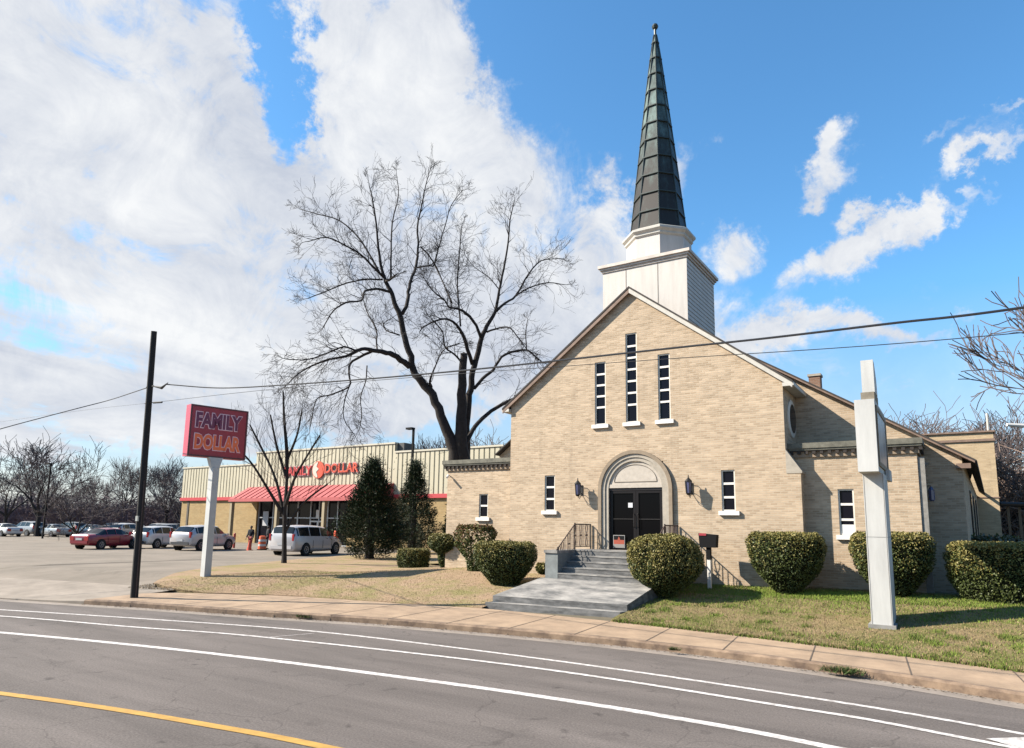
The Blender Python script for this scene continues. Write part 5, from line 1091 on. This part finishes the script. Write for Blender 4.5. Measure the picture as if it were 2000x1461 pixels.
red_band = mat('band_red', (.60, .05, .06), .45); awn_m = mat('awning_red', (.52, .10, .10), .75, var=.1, vscale=3)
def ribbed(name, x0, x1, z0, z1):
    mb = MB(); x = x0; step = .50; V = []
    while x < x1-.01:
        a, b, c, d = x, min(x+.36, x1), min(x+.40, x1), min(x+.46, x1); e = min(x+step, x1); y0, y1 = SY-.12, SY-.06
        for p, q, yp, yq in ((a, b, y0, y0), (b, c, y0, y1), (c, d, y1, y1), (d, e, y1, y0)):
            mb.quad((p, yp, z0), (q, yq, z0), (q, yq, z1), (p, yp, z1))
        x += step
    mb.box(x0, x1, SY-.03, SY+.3, z0, z1); return mb.build(name, rib, store)
ribbed('cladding', -62.3, -49.75, 5.05, 8.25); ribbed('cladding', -49.75, -31.05, 5.05, 9.4); ribbed('cladding', -31.05, -19.9, 5.05, 8.62)
for x0, x1, z in ((-62.4, -49.75, 8.25), (-49.8, -31.0, 9.4), (-31.0, -19.8, 8.62)):
    mb = MB(); mb.box(x0, x1, SY-.2, SY+.35, z, z+.14); mb.build('parapet_cap', mat('parapet_trim', (.62, .57, .45), .6), store)
mb = MB(); mb.box(-31.05, -30.3, SY+.2, SY+1.4, 8.6, 9.5); mb.build('roof_vent', mat('vent_grey', (.08, .08, .08), .8), store)
mb = MB(); mb.box(-62.3, -49.3, SY, SY+30, .2, 4.72); mb.build('block_wall', block, store); mb = MB(); mb.box(-36.5, -19.9, SY, SY+30, .2, 4.72); mb.build('block_wall', block, store)
mb = MB(); mb.box(-62.3, -19.9, SY+.3, SY+30, 4.72, 8.1); mb.box(-49.75, -31.05, SY+.3, SY+6, 8.1, 9.3); mb.build('upper_wall', rib, store)
mb = MB(); mb.box(-62.4, -50.6, SY-.22, SY, 4.72, 5.05); mb.build('red_band', red_band, store); mb = MB(); mb.box(-31, -19.85, SY-.22, SY, 4.72, 5.05); mb.build('red_band', red_band, store)
mb = MB(); mb.box(-61.2, -60.9, SY-.06, SY-.002, .4, 4.7); mb.build('wall_joint', mat('joint_dark', (.12, .1, .08), .9), store)
# awning
AX0, AX1, AY, AZ0, AZ1 = -50.6, -31.0, SY-2.3, 4.75, 6.0
mb = MB(); n = 24
for k in range(n):
    a = AX0+(AX1-AX0)*k/n; b2 = AX0+(AX1-AX0)*(k+1)/n
    a1 = max(a, AX0+1.2) if k == 0 else a
    mb.quad((a, AY, AZ0), (b2, AY, AZ0), (b2, SY-.15, AZ1), (a, SY-.15, AZ1)); mb.prism([(b2-.03, AY-.01, AZ0+.01), (b2+.03, AY-.01, AZ0+.01), (b2+.03, SY-.15, AZ1+.01), (b2-.03, SY-.15, AZ1+.01)], (0, -.02, .04))
mb.poly([(AX1, AY, AZ0), (AX1, SY, AZ0), (AX1, SY-.15, AZ1)]); mb.poly([(AX0, SY, AZ0), (AX0, AY, AZ0), (AX0, SY-.15, AZ1)]); mb.quad((AX0, SY, AZ0+.01), (AX1, SY, AZ0+.01), (AX1, AY, AZ0+.01), (AX0, AY, AZ0+.01)); mb.box(AX0, AX1, AY-.06, AY-.02, AZ0-.28, AZ0+.03)
mb.build('awning', awn_m, store)
for x in (-50.3, -43.5, -37.2, -31.4):
    mb = MB(); mb.box(x-.16, x+.16, AY+.05, AY+.37, .4, AZ0); mb.build('awning_column', mat('column_tan', (.40, .32, .2), .8), store)
# glass front
mb = MB(); mb.quad((-49.3, SY+.3, .4), (-36.5, SY+.3, .4), (-36.5, SY+.3, 4.72), (-49.3, SY+.3, 4.72)); mb.build('shopfront_glass', glass_m, store)
alu = mat('aluminium_frame', (.55, .56, .58), .35, metal=.3)
mb = MB()
for x in (-49.2, -47.0, -45.0, -43.4, -41.6, -40.45, -39.3, -38.0, -36.6): mb.box(x-.06, x+.06, SY+.18, SY+.29, .5, 4.7)
for z in (.55, 3.0, 4.62): mb.box(-49.2, -36.6, SY+.2, SY+.285, z-.05, z+.05)
mb.build('shopfront_frame', alu, store)
for s in (0, 1):
    x = -41.5+s*1.06; mb = MB(); mb.box(x, x+.09, SY+.08, SY+.17, .5, 2.75); mb.box(x+.95, x+1.04, SY+.08, SY+.17, .5, 2.75); mb.box(x+.09, x+.95, SY+.08, SY+.17, 2.62, 2.75); mb.box(x+.09, x+.95, SY+.08, SY+.17, .5, .75); mb.build('door', white_paint, store)
mb = MB(); mb.box(-40.75, -40.35, SY+.1, SY+.16, 2.95, 3.75); mb.build('window_poster', white_paint, store)
mb = MB(); mb.box(-48.4, -47.6, SY+.1, SY+.17, 2.2, 3.6); mb.box(-48.2, -47.8, SY+.09, SY+.099, 3.0, 3.4); mb.build('window_poster', mat('poster_grey', (.5, .5, .52), .6), store)
mb = MB(); mb.box(-46.6, -45.4, SY+.1, SY+.17, .9, 2.3); mb.build('window_poster', mat('poster_blue', (.25, .3, .42), .6), store)
# letters and logo on the fascia
letr = mat('store_letter_red', (.62, .06, .05), .4); leto = mat('store_letter_orange', (.75, .10, .04), .4); loutl = mat('store_letter_outline', (.66, .40, .42), .5)
wsg = thing('wall_sign', (-40, SY-.2, 7.5), 'red FAMILY DOLLAR letters with round red emblem on the store front', 'sign')
xd, yd, nd = Vector((1, 0, 0)), Vector((0, 0, 1)), Vector((0, -1, 0))
for txt, x0, x1, z, fm in (('FAMILY', -45.2, -41.3, 7.0, letr), ('DOLLAR', -39.5, -35.2, 7.1, leto)):
    text_obj('letter_outline', txt, loutl, Vector((x0-.07, SY-.16, z-.07)), xd, yd, .99, x1-x0+.14, nd, .04, .06, wsg); text_obj('lettering', txt, fm, Vector((x0, SY-.16, z)), xd, yd, .85, x1-x0, nd, .04, .025, wsg, lift=.05)
mb = MB(); mb.lathe([(.80, -.10), (.80, 0)], (-40.42, SY-.16, 7.45), 24, ax='y'); mb.build('emblem_disc', leto, wsg)
mb = MB(); cc = (-40.42, 7.45)
pts = [(cc[0]+.72*math.cos(a), SY-.29, cc[1]+.72*math.sin(a)) for a in np.linspace(math.pi*.5, math.pi*1.5, 14)]+[(cc[0]-.02, SY-.29, cc[1]-.55), (cc[0]-.22, SY-.29, cc[1]-.2), (cc[0]+.12, SY-.29, cc[1]+.05), (cc[0]-.2, SY-.29, cc[1]+.3)]
mb.prism(pts, (0, .03, 0)); mb.build('emblem_shape', mat('emblem_cream', (.66, .62, .52), .5), wsg)
# ------------------------------------------------------------------ vehicles
tyre_m = mat('tyre_rubber', (.02, .02, .02), .9); rim_m = mat('wheel_rim', (.42, .42, .44), .35, metal=.6); cglass = mat('car_glass', (.012, .014, .018), .08, spec=.3); well = mat('wheel_well', (.006, .006, .006), 1)
tail_m = mat('tail_lamp', (.45, .02, .02), .3); head_m = mat('head_lamp', (.6, .6, .62), .2); trimb = mat('bumper_trim', (.05, .05, .055), .6); plate_m = mat('plate', (.55, .55, .56), .5)
# stations: x, half width low, belt half width, roof half width, z bottom, z belt, z top, glass flag
CARS = {
 'sedan': dict(L=4.7, st=[(-2.33, .70, .68, .62, .42, .82, .86, 0), (-2.25, .84, .80, .66, .30, .90, 1.00, 0), (-1.75, .89, .84, .66, .24, .95, 1.05, 0), (-1.45, .90, .85, .62, .22, .96, 1.10, 1), (-.85, .91, .86, .60, .20, .95, 1.38, 2), (-.10, .91, .86, .60, .20, .94, 1.45, 2), (.45, .91, .86, .60, .20, .93, 1.42, 1), (1.15, .90, .85, .62, .20, .92, 1.05, 0), (1.35, .90, .84, .66, .22, .90, .97, 0), (2.0, .86, .80, .60, .26, .80, .86, 0), (2.30, .72, .66, .5, .38, .64, .70, 0)], wheels=(-1.38, 1.42), r=.33),
 'suv': dict(L=4.6, st=[(-2.28, .74, .74, .62, .46, 1.02, 1.10, 0), (-2.20, .88, .86, .66, .34, 1.05, 1.22, 3), (-1.75, .92, .88, .66, .28, 1.08, 1.58, 1), (-1.60, .92, .88, .66, .26, 1.08, 1.62, 2), (-.8, .93, .89, .66, .25, 1.06, 1.70, 2), (.1, .93, .89, .65, .25, 1.04, 1.70, 2), (.5, .93, .89, .64, .25, 1.03, 1.64, 1), (1.15, .92, .88, .66, .25, 1.02, 1.16, 0), (1.35, .92, .87, .68, .28, 1.00, 1.07, 0), (2.0, .88, .82, .62, .32, .90, .96, 0), (2.26, .76, .70, .52, .42, .72, .80, 0)], wheels=(-1.36, 1.36), r=.36),
 'minivan': dict(L=5.1, st=[(-2.55, .80, .80, .70, .42, 1.05, 1.12, 0), (-2.50, .93, .92, .74, .30, 1.06, 1.30, 3), (-2.30, .97, .94, .74, .26, 1.08, 1.68, 1), (-2.15, .98, .95, .74, .24, 1.08, 1.74, 2), (-1.1, .99, .95, .74, .22, 1.06, 1.78, 2), (.0, .99, .95, .74, .22, 1.05, 1.77, 2), (.75, .99, .95, .72, .22, 1.04, 1.68, 1), (1.75, .98, .93, .72, .24, 1.02, 1.12, 0), (1.9, .97, .92, .72, .26, .98, 1.04, 0), (2.35, .90, .84, .64, .32, .86, .92, 0), (2.55, .78, .70, .54, .42, .70, .78, 0)], wheels=(-1.52, 1.58), r=.36)}
def make_car(kind, paint, label, detailed=True):
    K = CARS[kind]; st = K['st']; t = thing('parked_car' if kind != 'minivan' else 'minivan', (0, 0, 0), label, 'car' if kind != 'minivan' else 'minivan', 'parked cars in the lot', local=True)
    body, gl = MB(), MB()
    def ring(s):
        x, wl, wb_, wr, zb_, zbelt, zt, fl = s; dz = zt-zbelt; k1, k2 = .12, .86
        w1 = wb_+(wr-wb_)*k1*.8; w2 = wb_+(wr-wb_)*k2
        h = [(0, zb_), (wl*.86, zb_), (wl, zb_+.14), (max(wl, wb_)+.02, zb_+(zbelt-zb_)*.55), (wb_, zbelt), (w1, zbelt+dz*k1), (w2, zbelt+dz*k2), (wr*.86, zt-.012), (0, zt+.02*(dz > .3))]
        return [(x, y, z) for y, z in h], [(x, -y, z) for y, z in h]
    Rg = [ring(s) for s in st]
    for i in range(len(st)-1):
        f0, f1 = st[i][7], st[i+1][7]
        for side in (0, 1):
            A, B = Rg[i][side], Rg[i+1][side]
            for j in range(8):
                q = (A[j], B[j], B[j+1], A[j+1]); q = q if side else q[::-1]
                glass_side = (j == 5 and f0 in (1, 2) and f1 in (1, 2))
                screen = (j in (5, 6, 7) and ((f0 == 1 and f1 == 0) or (f0 == 0 and f1 == 1) or (f0 in (0, 1) and f1 in (1, 2) and st[i+1][6]-st[i][6] > .22)) and not glass_side) or (j in (6, 7) and f0 == 3 and f1 == 1)
                (gl if glass_side or screen else body).quad(*q)
    for i in (0, len(st)-1):
        A = Rg[i][0]+Rg[i][1][::-1]; body.poly(A if i else A[::-1])
    o = body.build('body', paint, t, smooth=True, weld=True); mo = o.modifiers.new('b', 'BEVEL'); mo.width = .02; mo.segments = 2; mo.limit_method = 'ANGLE'; mo.angle_limit = rad(35)
    gl.build('window_glass', cglass, t, weld=True)
    if detailed:                                            # window pillars and door seams
        mb = MB()
        for i in range(1, len(st)-1):
            if st[i][7] == 2:
                for sd in (0, 1):
                    A = Rg[i][sd]; p, q = Vector(A[5]), Vector(A[6]); sgn = 1 if sd == 0 else -1; mb.tube([p+Vector((0, sgn*.002, 0)), q+Vector((0, sgn*.002, 0))], .03, 4)
        mb.build('pillar', paint, t)
        mb = MB()
        for x in (-.85, .15, 1.1):
            for s in (1, -1):
                w = .93 if kind == 'sedan' else .955 if kind == 'suv' else 1.01; mb.box(x-.008, x+.008, s*w-.012, s*w+.001, .42, .9)
        mb.build('door_seam', well, t)
        mb = MB()
        for s in (1, -1): mb.box(.95, 1.15, s*.98-.10, s*.98+.10, 1.0, 1.14)
        mb.build('mirror', paint, t)
    xr, xf = st[0][0], st[-1][0]; zb2 = st[1][5]
    for s in (1, -1):
        mb = MB(); mb.box(xr-.02, xr+.16, s*.60-.16, s*.60+.18 if s > 0 else s*.60+.16, zb2-.30, zb2-.02) if kind == 'sedan' else mb.box(xr-.015, xr+.14, s*.80-.06, s*.80+.06, zb2-.18, zb2+.20); mb.build('tail_lamp', tail_m, t)
        mb = MB(); mb.box(xf-.16, xf+.02, s*.52-.16, s*.52+.16, st[-1][5]-.12, st[-1][5]+.02); mb.build('head_lamp', head_m, t)
    mb = MB(); mb.box(xr-.03, xr+.12, -.72, .72, .40, .58); mb.box(xf-.12, xf+.03, -.66, .66, .36, .50); mb.build('bumper', trimb if kind == 'suv' else paint, t)
    mb = MB(); mb.box(xr-.035, xr-.01, -.26, .26, .62, .76); mb.build('licence_plate', plate_m, t)
    r = K['r']; wo = st[4][1]+.03
    for x in K['wheels']:
        for s in (1, -1):
            mb = MB(); mb.lathe([(r*1.17, s*(wo-.12)), (r*1.17, s*(wo-.008))], (x, 0, r), 20, ax='y'); mb.build('wheel_arch', well, t)
            mb = MB(); mb.lathe([(r*.6, s*(wo-.2)), (r*.97, s*(wo-.19)), (r, s*(wo-.15)), (r, s*(wo-.01)), (r*.94, s*(wo+.015)), (r*.62, s*(wo+.015))], (x, 0, r), 20, ax='y'); w = mb.build('wheel', tyre_m, t)
            mb = MB(); mb.lathe([(r*.62, s*(wo+.0)), (r*.60, s*(wo+.02)), (r*.2, s*(wo+.005)), (r*.16, s*(wo+.022))], (x, 0, r), 16, ax='y')
            for k in range(5): a = k*2*math.pi/5; mb.tube([(x+r*.15*math.cos(a), s*(wo+.022), r+r*.15*math.sin(a)), (x+r*.58*math.cos(a), s*(wo+.024), r+r*.58*math.sin(a))], .022, 4)
            mb.build('rim', rim_m).parent = w
    return t
def pm(n, c, co=.6): return mat(n, c, .32, metal=.15, coat=co)
P_red, P_white, P_silver, P_blue, P_pearl, P_grey = pm('paint_red', (.30, .012, .03)), pm('paint_white', (.75, .74, .73)), pm('paint_silver', (.40, .41, .42)), pm('paint_navy', (.02, .03, .07)), pm('paint_pearl', (.68, .64, .63)), pm('paint_grey', (.12, .125, .13))
proto = {'sedan': make_car('sedan', P_red, 'x'), 'suv': make_car('suv', P_white, 'x'), 'minivan': make_car('minivan', P_pearl, 'x')}
used = set()
def put_car(kind, paint, px, py, az_, label, scale=1.0, far=None):
    src = proto[kind]
    c = copy_tree(src)
    b_, d_ = gh(px, py)
    if far: b_ = at(px, py, far)
    b_ = Vector((b_.x, b_.y, 0)); b_.z = G(b_.x, b_.y); c.location = b_; c.rotation_euler.z = rad(90-az_); c.scale = (scale,)*3; c['label'] = label
    for ch in c.children:
        nm = ch.name.split('.')[0]
        if nm in ('body', 'pillar', 'mirror') or (nm == 'bumper' and kind != 'suv'):
            if ch.data.materials[0] != paint: ch.data = ch.data.copy(); ch.data.materials[0] = paint
    c['category'] = {'minivan': 'minivan'}.get(kind, 'car'); return c
put_car('minivan', P_pearl, 600, 1071, -14, 'white minivan parked before the store between the young tree and the large conifer', 1.05, 44)
put_car('sedan', P_red, 208, 1072, -18, 'dark red sedan, nearest car left of the utility pole', 1.0, 48)
put_car('suv', P_white, 312, 1071, -18, 'white car between the utility pole and the larger white crossover', .95, 51)
put_car('suv', P_pearl, 398, 1068, -16, 'white crossover parked behind the white pole of the red sign', 1.03, 48.5)
rows = [('sedan', P_white, 268, 1040, 84, 'white car far behind the utility pole'), ('suv', P_white, 318, 1040, 86, 'white car at the back of the lot near the store'), ('suv', P_blue, 232, 1040, 88, 'dark blue car at the back of the lot left of the utility pole'), ('sedan', P_silver, 160, 1043, 92, 'silver car at the back between the blue sedan and the trees'), ('suv', P_grey, 345, 1041, 90, 'grey car at the back of the lot at the store corner'), ('sedan', P_grey, 120, 1041, 104, 'grey car at the very back of the lot'), ('suv', P_silver, 52, 1053, 80, 'silver van shaped car at the far left edge row of the lot'), ('sedan', P_white, 5, 1053, 76, 'white car cropped by the left edge of the photo'), ('sedan', P_silver, 103, 1055, 78, 'silver sedan in the far row between the silver van and the tree trunk'), ('suv', P_grey, 135, 1050, 84, 'grey car in the far row just left of the low spreading tree'),
        ('sedan', P_blue, 178, 1048, 80, 'dark blue sedan in the far row above the red sedan'), ('sedan', P_silver, 213, 1046, 74, 'silver car seen over the roof of the red sedan'), ('suv', P_white, 248, 1047, 72, 'white car just left of the utility pole in the second row'), ('sedan', P_grey, 300, 1046, 72, 'grey sedan in the second row behind the white cars'), ('suv', P_silver, 330, 1045, 78, 'silver wagon in the second row near the store corner'), ('sedan', P_white, 75, 1046, 100, 'white car farthest back at the left of the lot')]
for k, (kd, pt_, px, py, dd, lab) in enumerate(rows): put_car(kd, pt_, px, py, -100+(k % 3)*4 if px < 190 else -25, lab, 1.0, dd)
for pr in proto.values():
    for ch in list(pr.children):
        for g in list(ch.children): bpy.data.objects.remove(g)
        bpy.data.objects.remove(ch)
    bpy.data.objects.remove(pr)
# lot furniture
def post(px, py, h, r, m, name, label, cat, dep, group=None):
    b_ = at(px, py, dep); b_.z = G(b_.x, b_.y); t = thing(name, tuple(b_), label, cat, group); mb = MB(); mb.lathe([(r, b_.z-.1), (r, b_.z+h-.04), (r*.6, b_.z+h)], (b_.x, b_.y, 0), 10); mb.build('pipe', m, t); return t, b_
bol = mat('bollard_red', (.55, .06, .04), .5)
post(458, 1052, 1.15, .09, bol, 'bollard', 'red bollard by the tan wall right of the white crossover', 'bollard', 53, 'red bollards before the store')
post(536, 1052, 1.15, .09, bol, 'bollard', 'red bollard beside the traffic barrel', 'bollard', 51, 'red bollards before the store')
def barrel(px, dep, label):
    b_ = at(px, 1064, dep); b_.z = G(b_.x, b_.y); t = thing('traffic_barrel', tuple(b_), label, 'traffic barrel'); og, wh = mat('barrel_orange', (.72, .12, .03), .5), mat('barrel_white', (.65, .63, .6), .5); z = b_.z
    mb = MB(); mb.lathe([(.30, z), (.28, z+.30), (.26, z+.7), (.23, z+1.0), (.1, z+1.04)], (b_.x, b_.y, 0), 16); mb.build('drum', og, t)
    for k in (.28, .62): mb = MB(); mb.lathe([(.293-.02*k, z+k), (.288-.02*k, z+k+.15)], (b_.x, b_.y, 0), 16); mb.build('reflective_band', wh, t)
    mb = MB(); mb.lathe([(.36, z), (.36, z+.06), (.3, z+.07)], (b_.x, b_.y, 0), 14); mb.build('base', black, t)
barrel(512, 50, 'orange and white traffic barrel in front of the store entrance')
b_ = at(487, 1066, 49); b_.z = G(b_.x, b_.y); cn_ = thing('traffic_cone', tuple(b_), 'orange red traffic cone in front of the person in the dark jacket', 'traffic cone'); mb = MB(); mb.lathe([(.17, b_.z+.03), (.04, b_.z+.72), (.03, b_.z+.74)], (b_.x, b_.y, 0), 12); mb.build('cone', mat('cone_orange', (.72, .09, .04), .5), cn_); mb = MB(); mb.box(b_.x-.2, b_.x+.2, b_.y-.2, b_.y+.2, b_.z, b_.z+.035); mb.build('base', mat('cone_base', (.7, .12, .06), .6), cn_)
# parking lamp poles
for px, ytop, dep, lab in ((800, 834, 50, 'black square headed lamp pole above the second conifer'), (84, 905, 70, 'dark lamp pole among the cars at the far left')):
    p = at(px, 1040, dep); z0 = G(p.x, p.y); zt = at(px, ytop, dep).z; t = thing('lot_lamp', (p.x, p.y, z0), lab, 'lamp post', 'parking lot lamps'); mb = MB(); mb.box(p.x-.07, p.x+.07, p.y-.07, p.y+.07, z0, zt); mb.build('pole', black, t); mb = MB(); mb.box(p.x-.62, p.x-.02, p.y-.2, p.y+.2, zt, zt+.14); mb.build('lamp_head', black, t)
# low red roofed building beyond the lot
p = at(60, 1030, 125); t = thing('distant_building', (p.x, p.y, .45), 'low brick building with pale roof edge far beyond the parked cars', 'building'); mb = MB(); mb.box(p.x-16, p.x+12, p.y, p.y+10, .4, 4.0, rz=.5, c=(p.x, p.y)); mb.build('wall', brick_mat('far_red_brick', (.20, .09, .07), (.17, .08, .06), (.2, .15, .12)), t); mb = MB(); mb.box(p.x-16.4, p.x+12.4, p.y-.4, p.y+10.4, 4.0, 4.4, rz=.5, c=(p.x, p.y)); mb.build('roof', mat('far_roof', (.42, .32, .3), .8), t)
# ------------------------------------------------------------------ people
skin_m = mat('skin', (.16, .085, .055), .6); hair_m = mat('hair', (.015, .012, .01), .8)
def skinned(name, verts, edges, radii, m, parent, root=0, sub=1):
    me = bpy.data.meshes.new(name); me.from_pydata(verts, edges, []); o = bpy.data.objects.new(name, me); COL.objects.link(o)
    md = o.modifiers.new('s', 'SKIN'); 
    for i, v in enumerate(me.skin_vertices[0].data): v.radius = (radii[i] if isinstance(radii[i], tuple) else (radii[i], radii[i])); v.use_root = (i == root)
    sb = o.modifiers.new('u', 'SUBSURF'); sb.levels = sub; sb.render_levels = sub
    dg = bpy.context.evaluated_depsgraph_get(); nm = bpy.data.meshes.new_from_object(o.evaluated_get(dg)); bpy.data.objects.remove(o)
    nm.materials.clear(); nm.materials.append(m); nm.polygons.foreach_set('use_smooth', [True]*len(nm.polygons)); ob = bpy.data.objects.new(name, nm); COL.objects.link(ob); ob.parent = parent; return ob
def person(px, dep, label, jacket, trousers, face_az, stride=.10, arm=.08, H=1.74, ybase=1062):
    b_ = at(px, ybase, dep); b_.z = G(b_.x, b_.y); t = thing('person', tuple(b_), label, 'person', None, local=True); t.rotation_euler.z = rad(face_az); s = H/1.74
    # faces -Y; joints
    J = dict(pel=(0, 0, .95), bel=(0, 0, 1.08), che=(0, .01, 1.28), nec=(0, .015, 1.47), nk2=(0, .0, 1.53), hed=(0, -.015, 1.62), top=(0, -.01, 1.70))
    V, E, Rr = [], [], []; ix = {}
    def add(n, p, r, pa=None):
        ix[n] = len(V); V.append((p[0]*s, p[1]*s, p[2]*s)); Rr.append((r[0]*s, r[1]*s) if isinstance(r, tuple) else r*s)
        if pa: E.append((ix[pa], ix[n]))
    add('pel', J['pel'], (.155, .11)); add('bel', J['bel'], (.14, .10), 'pel'); add('che', J['che'], (.165, .115), 'bel'); add('nec', J['nec'], (.08, .07), 'che'); add('nk2', J['nk2'], .052, 'nec'); add('hed', J['hed'], (.078, .095), 'nk2'); add('top', J['top'], (.066, .08), 'hed'); add('nose', (0, -.115, 1.615), .014, 'hed')
    for sd, e in (('l', 1), ('r', -1)):
        add('sh'+sd, (e*.19, .01, 1.42), .062, 'che'); add('el'+sd, (e*(.235), .02, 1.13), .045, 'sh'+sd); add('wr'+sd, (e*(.23+arm*.3), -.08-arm, .90), .030, 'el'+sd); add('pa'+sd, (e*(.23+arm*.3), -.11-arm, .83), (.016, .038), 'wr'+sd)
        for k, (o, ln) in enumerate(((-.027, .07), (-.009, .085), (.009, .08), (.027, .06))):
            add('f%d%s' % (k, sd), (e*(.23+arm*.3), -.12-arm+o, .79), .010, 'pa'+sd); add('g%d%s' % (k, sd), (e*(.222+arm*.3), -.135-arm+o, .79-ln), .008, 'f%d%s' % (k, sd))
        add('t'+sd, (e*(.20+arm*.3), -.15-arm, .84), .010, 'wr'+sd); add('u'+sd, (e*(.195+arm*.3), -.17-arm, .79), .008, 't'+sd)
        st_ = stride*e; add('hi'+sd, (e*.095, 0, .88), .095, 'pel'); add('kn'+sd, (e*.105, -.03-st_*.6, .48), .062, 'hi'+sd); add('an'+sd, (e*.11, .02-st_, .09), .042, 'kn'+sd); add('to'+sd, (e*.125, -.15-st_, .035), (.035, .028), 'an'+sd)
    skinned('body', V, E, Rr, skin_m, t)
    def garment(name, names, grow_, m, extra=()):
        nm = {n: i for i, n in enumerate(names)}; vv = [V[ix[n]] for n in names]; rr = []
        for n in names:
            r = Rr[ix[n]]; r = r if isinstance(r, tuple) else (r, r); rr.append((r[0]+grow_, r[1]+grow_))
        ee = [(nm[[k for k in ix if ix[k] == a][0]], nm[[k for k in ix if ix[k] == b][0]]) for a, b in E if [k for k in ix if ix[k] == a][0] in nm and [k for k in ix if ix[k] == b][0] in nm]
        return skinned(name, vv, ee, rr, m, t)
    garment('jacket', ['pel', 'bel', 'che', 'nec', 'shl', 'ell', 'wrl', 'shr', 'elr', 'wrr'], .022, jacket)
    garment('trousers', ['pel', 'hil', 'knl', 'anl', 'hir', 'knr', 'anr'], .016, trousers)
    mb = MB(); z0 = 1.60*s; mb.lathe([(.085*s, z0), (.098*s, z0+.05*s), (.085*s, z0+.11*s), (.04*s, z0+.15*s), (.005, z0+.16*s)], (0, .018*s, 0), 14); o = mb.build('hair', hair_m, None, smooth=True); o.parent = t
    for e in (1, -1):
        mb = MB(); mb.lathe([(.002, -.03), (.045, -.02), (.05, .02), (.002, .035)], (e*.122*s, (-.05-stride*e)*s, .05), 10, ax='z'); 
        m2 = MB(); m2.box(e*.12*s-.05, e*.12*s+.05, (-.17-stride*e)*s, (.07-stride*e)*s, .0, .075); o = m2.build('shoe', black, None); o.parent = t
        mb = MB(); mb.box(e*.03*s-.008, e*.03*s+.008, -.113*s, -.10*s, 1.635*s, 1.648*s); o = mb.build('eye', black, None); o.parent = t
    mb = MB(); mb.box(-.022*s, .022*s, -.108*s, -.095*s, 1.572*s, 1.58*s); o = mb.build('mouth', mat('lip', (.10, .04, .03), .6), None); o.parent = t
    return t
dkj = mat('dark_jacket_cloth', (.012, .013, .018), .9); rdt = mat('dull_red_cloth', (.30, .05, .045), .9); jean = mat('dark_jean_cloth', (.03, .035, .055), .9); orj = mat('orange_shirt_cloth', (.75, .10, .04), .85)
person(489, 50.5, 'person in a black jacket and dull red trousers standing before the tan store wall', dkj, rdt, 20, ybase=1058)
person(523, 52, 'person in dark clothes walking toward the store entrance behind the traffic barrel', dkj, jean, 160, .16, ybase=1056)
person(655, 51, 'person in a bright orange shirt by the store doors behind the minivan', orj, jean, 150, .05, ybase=1052)
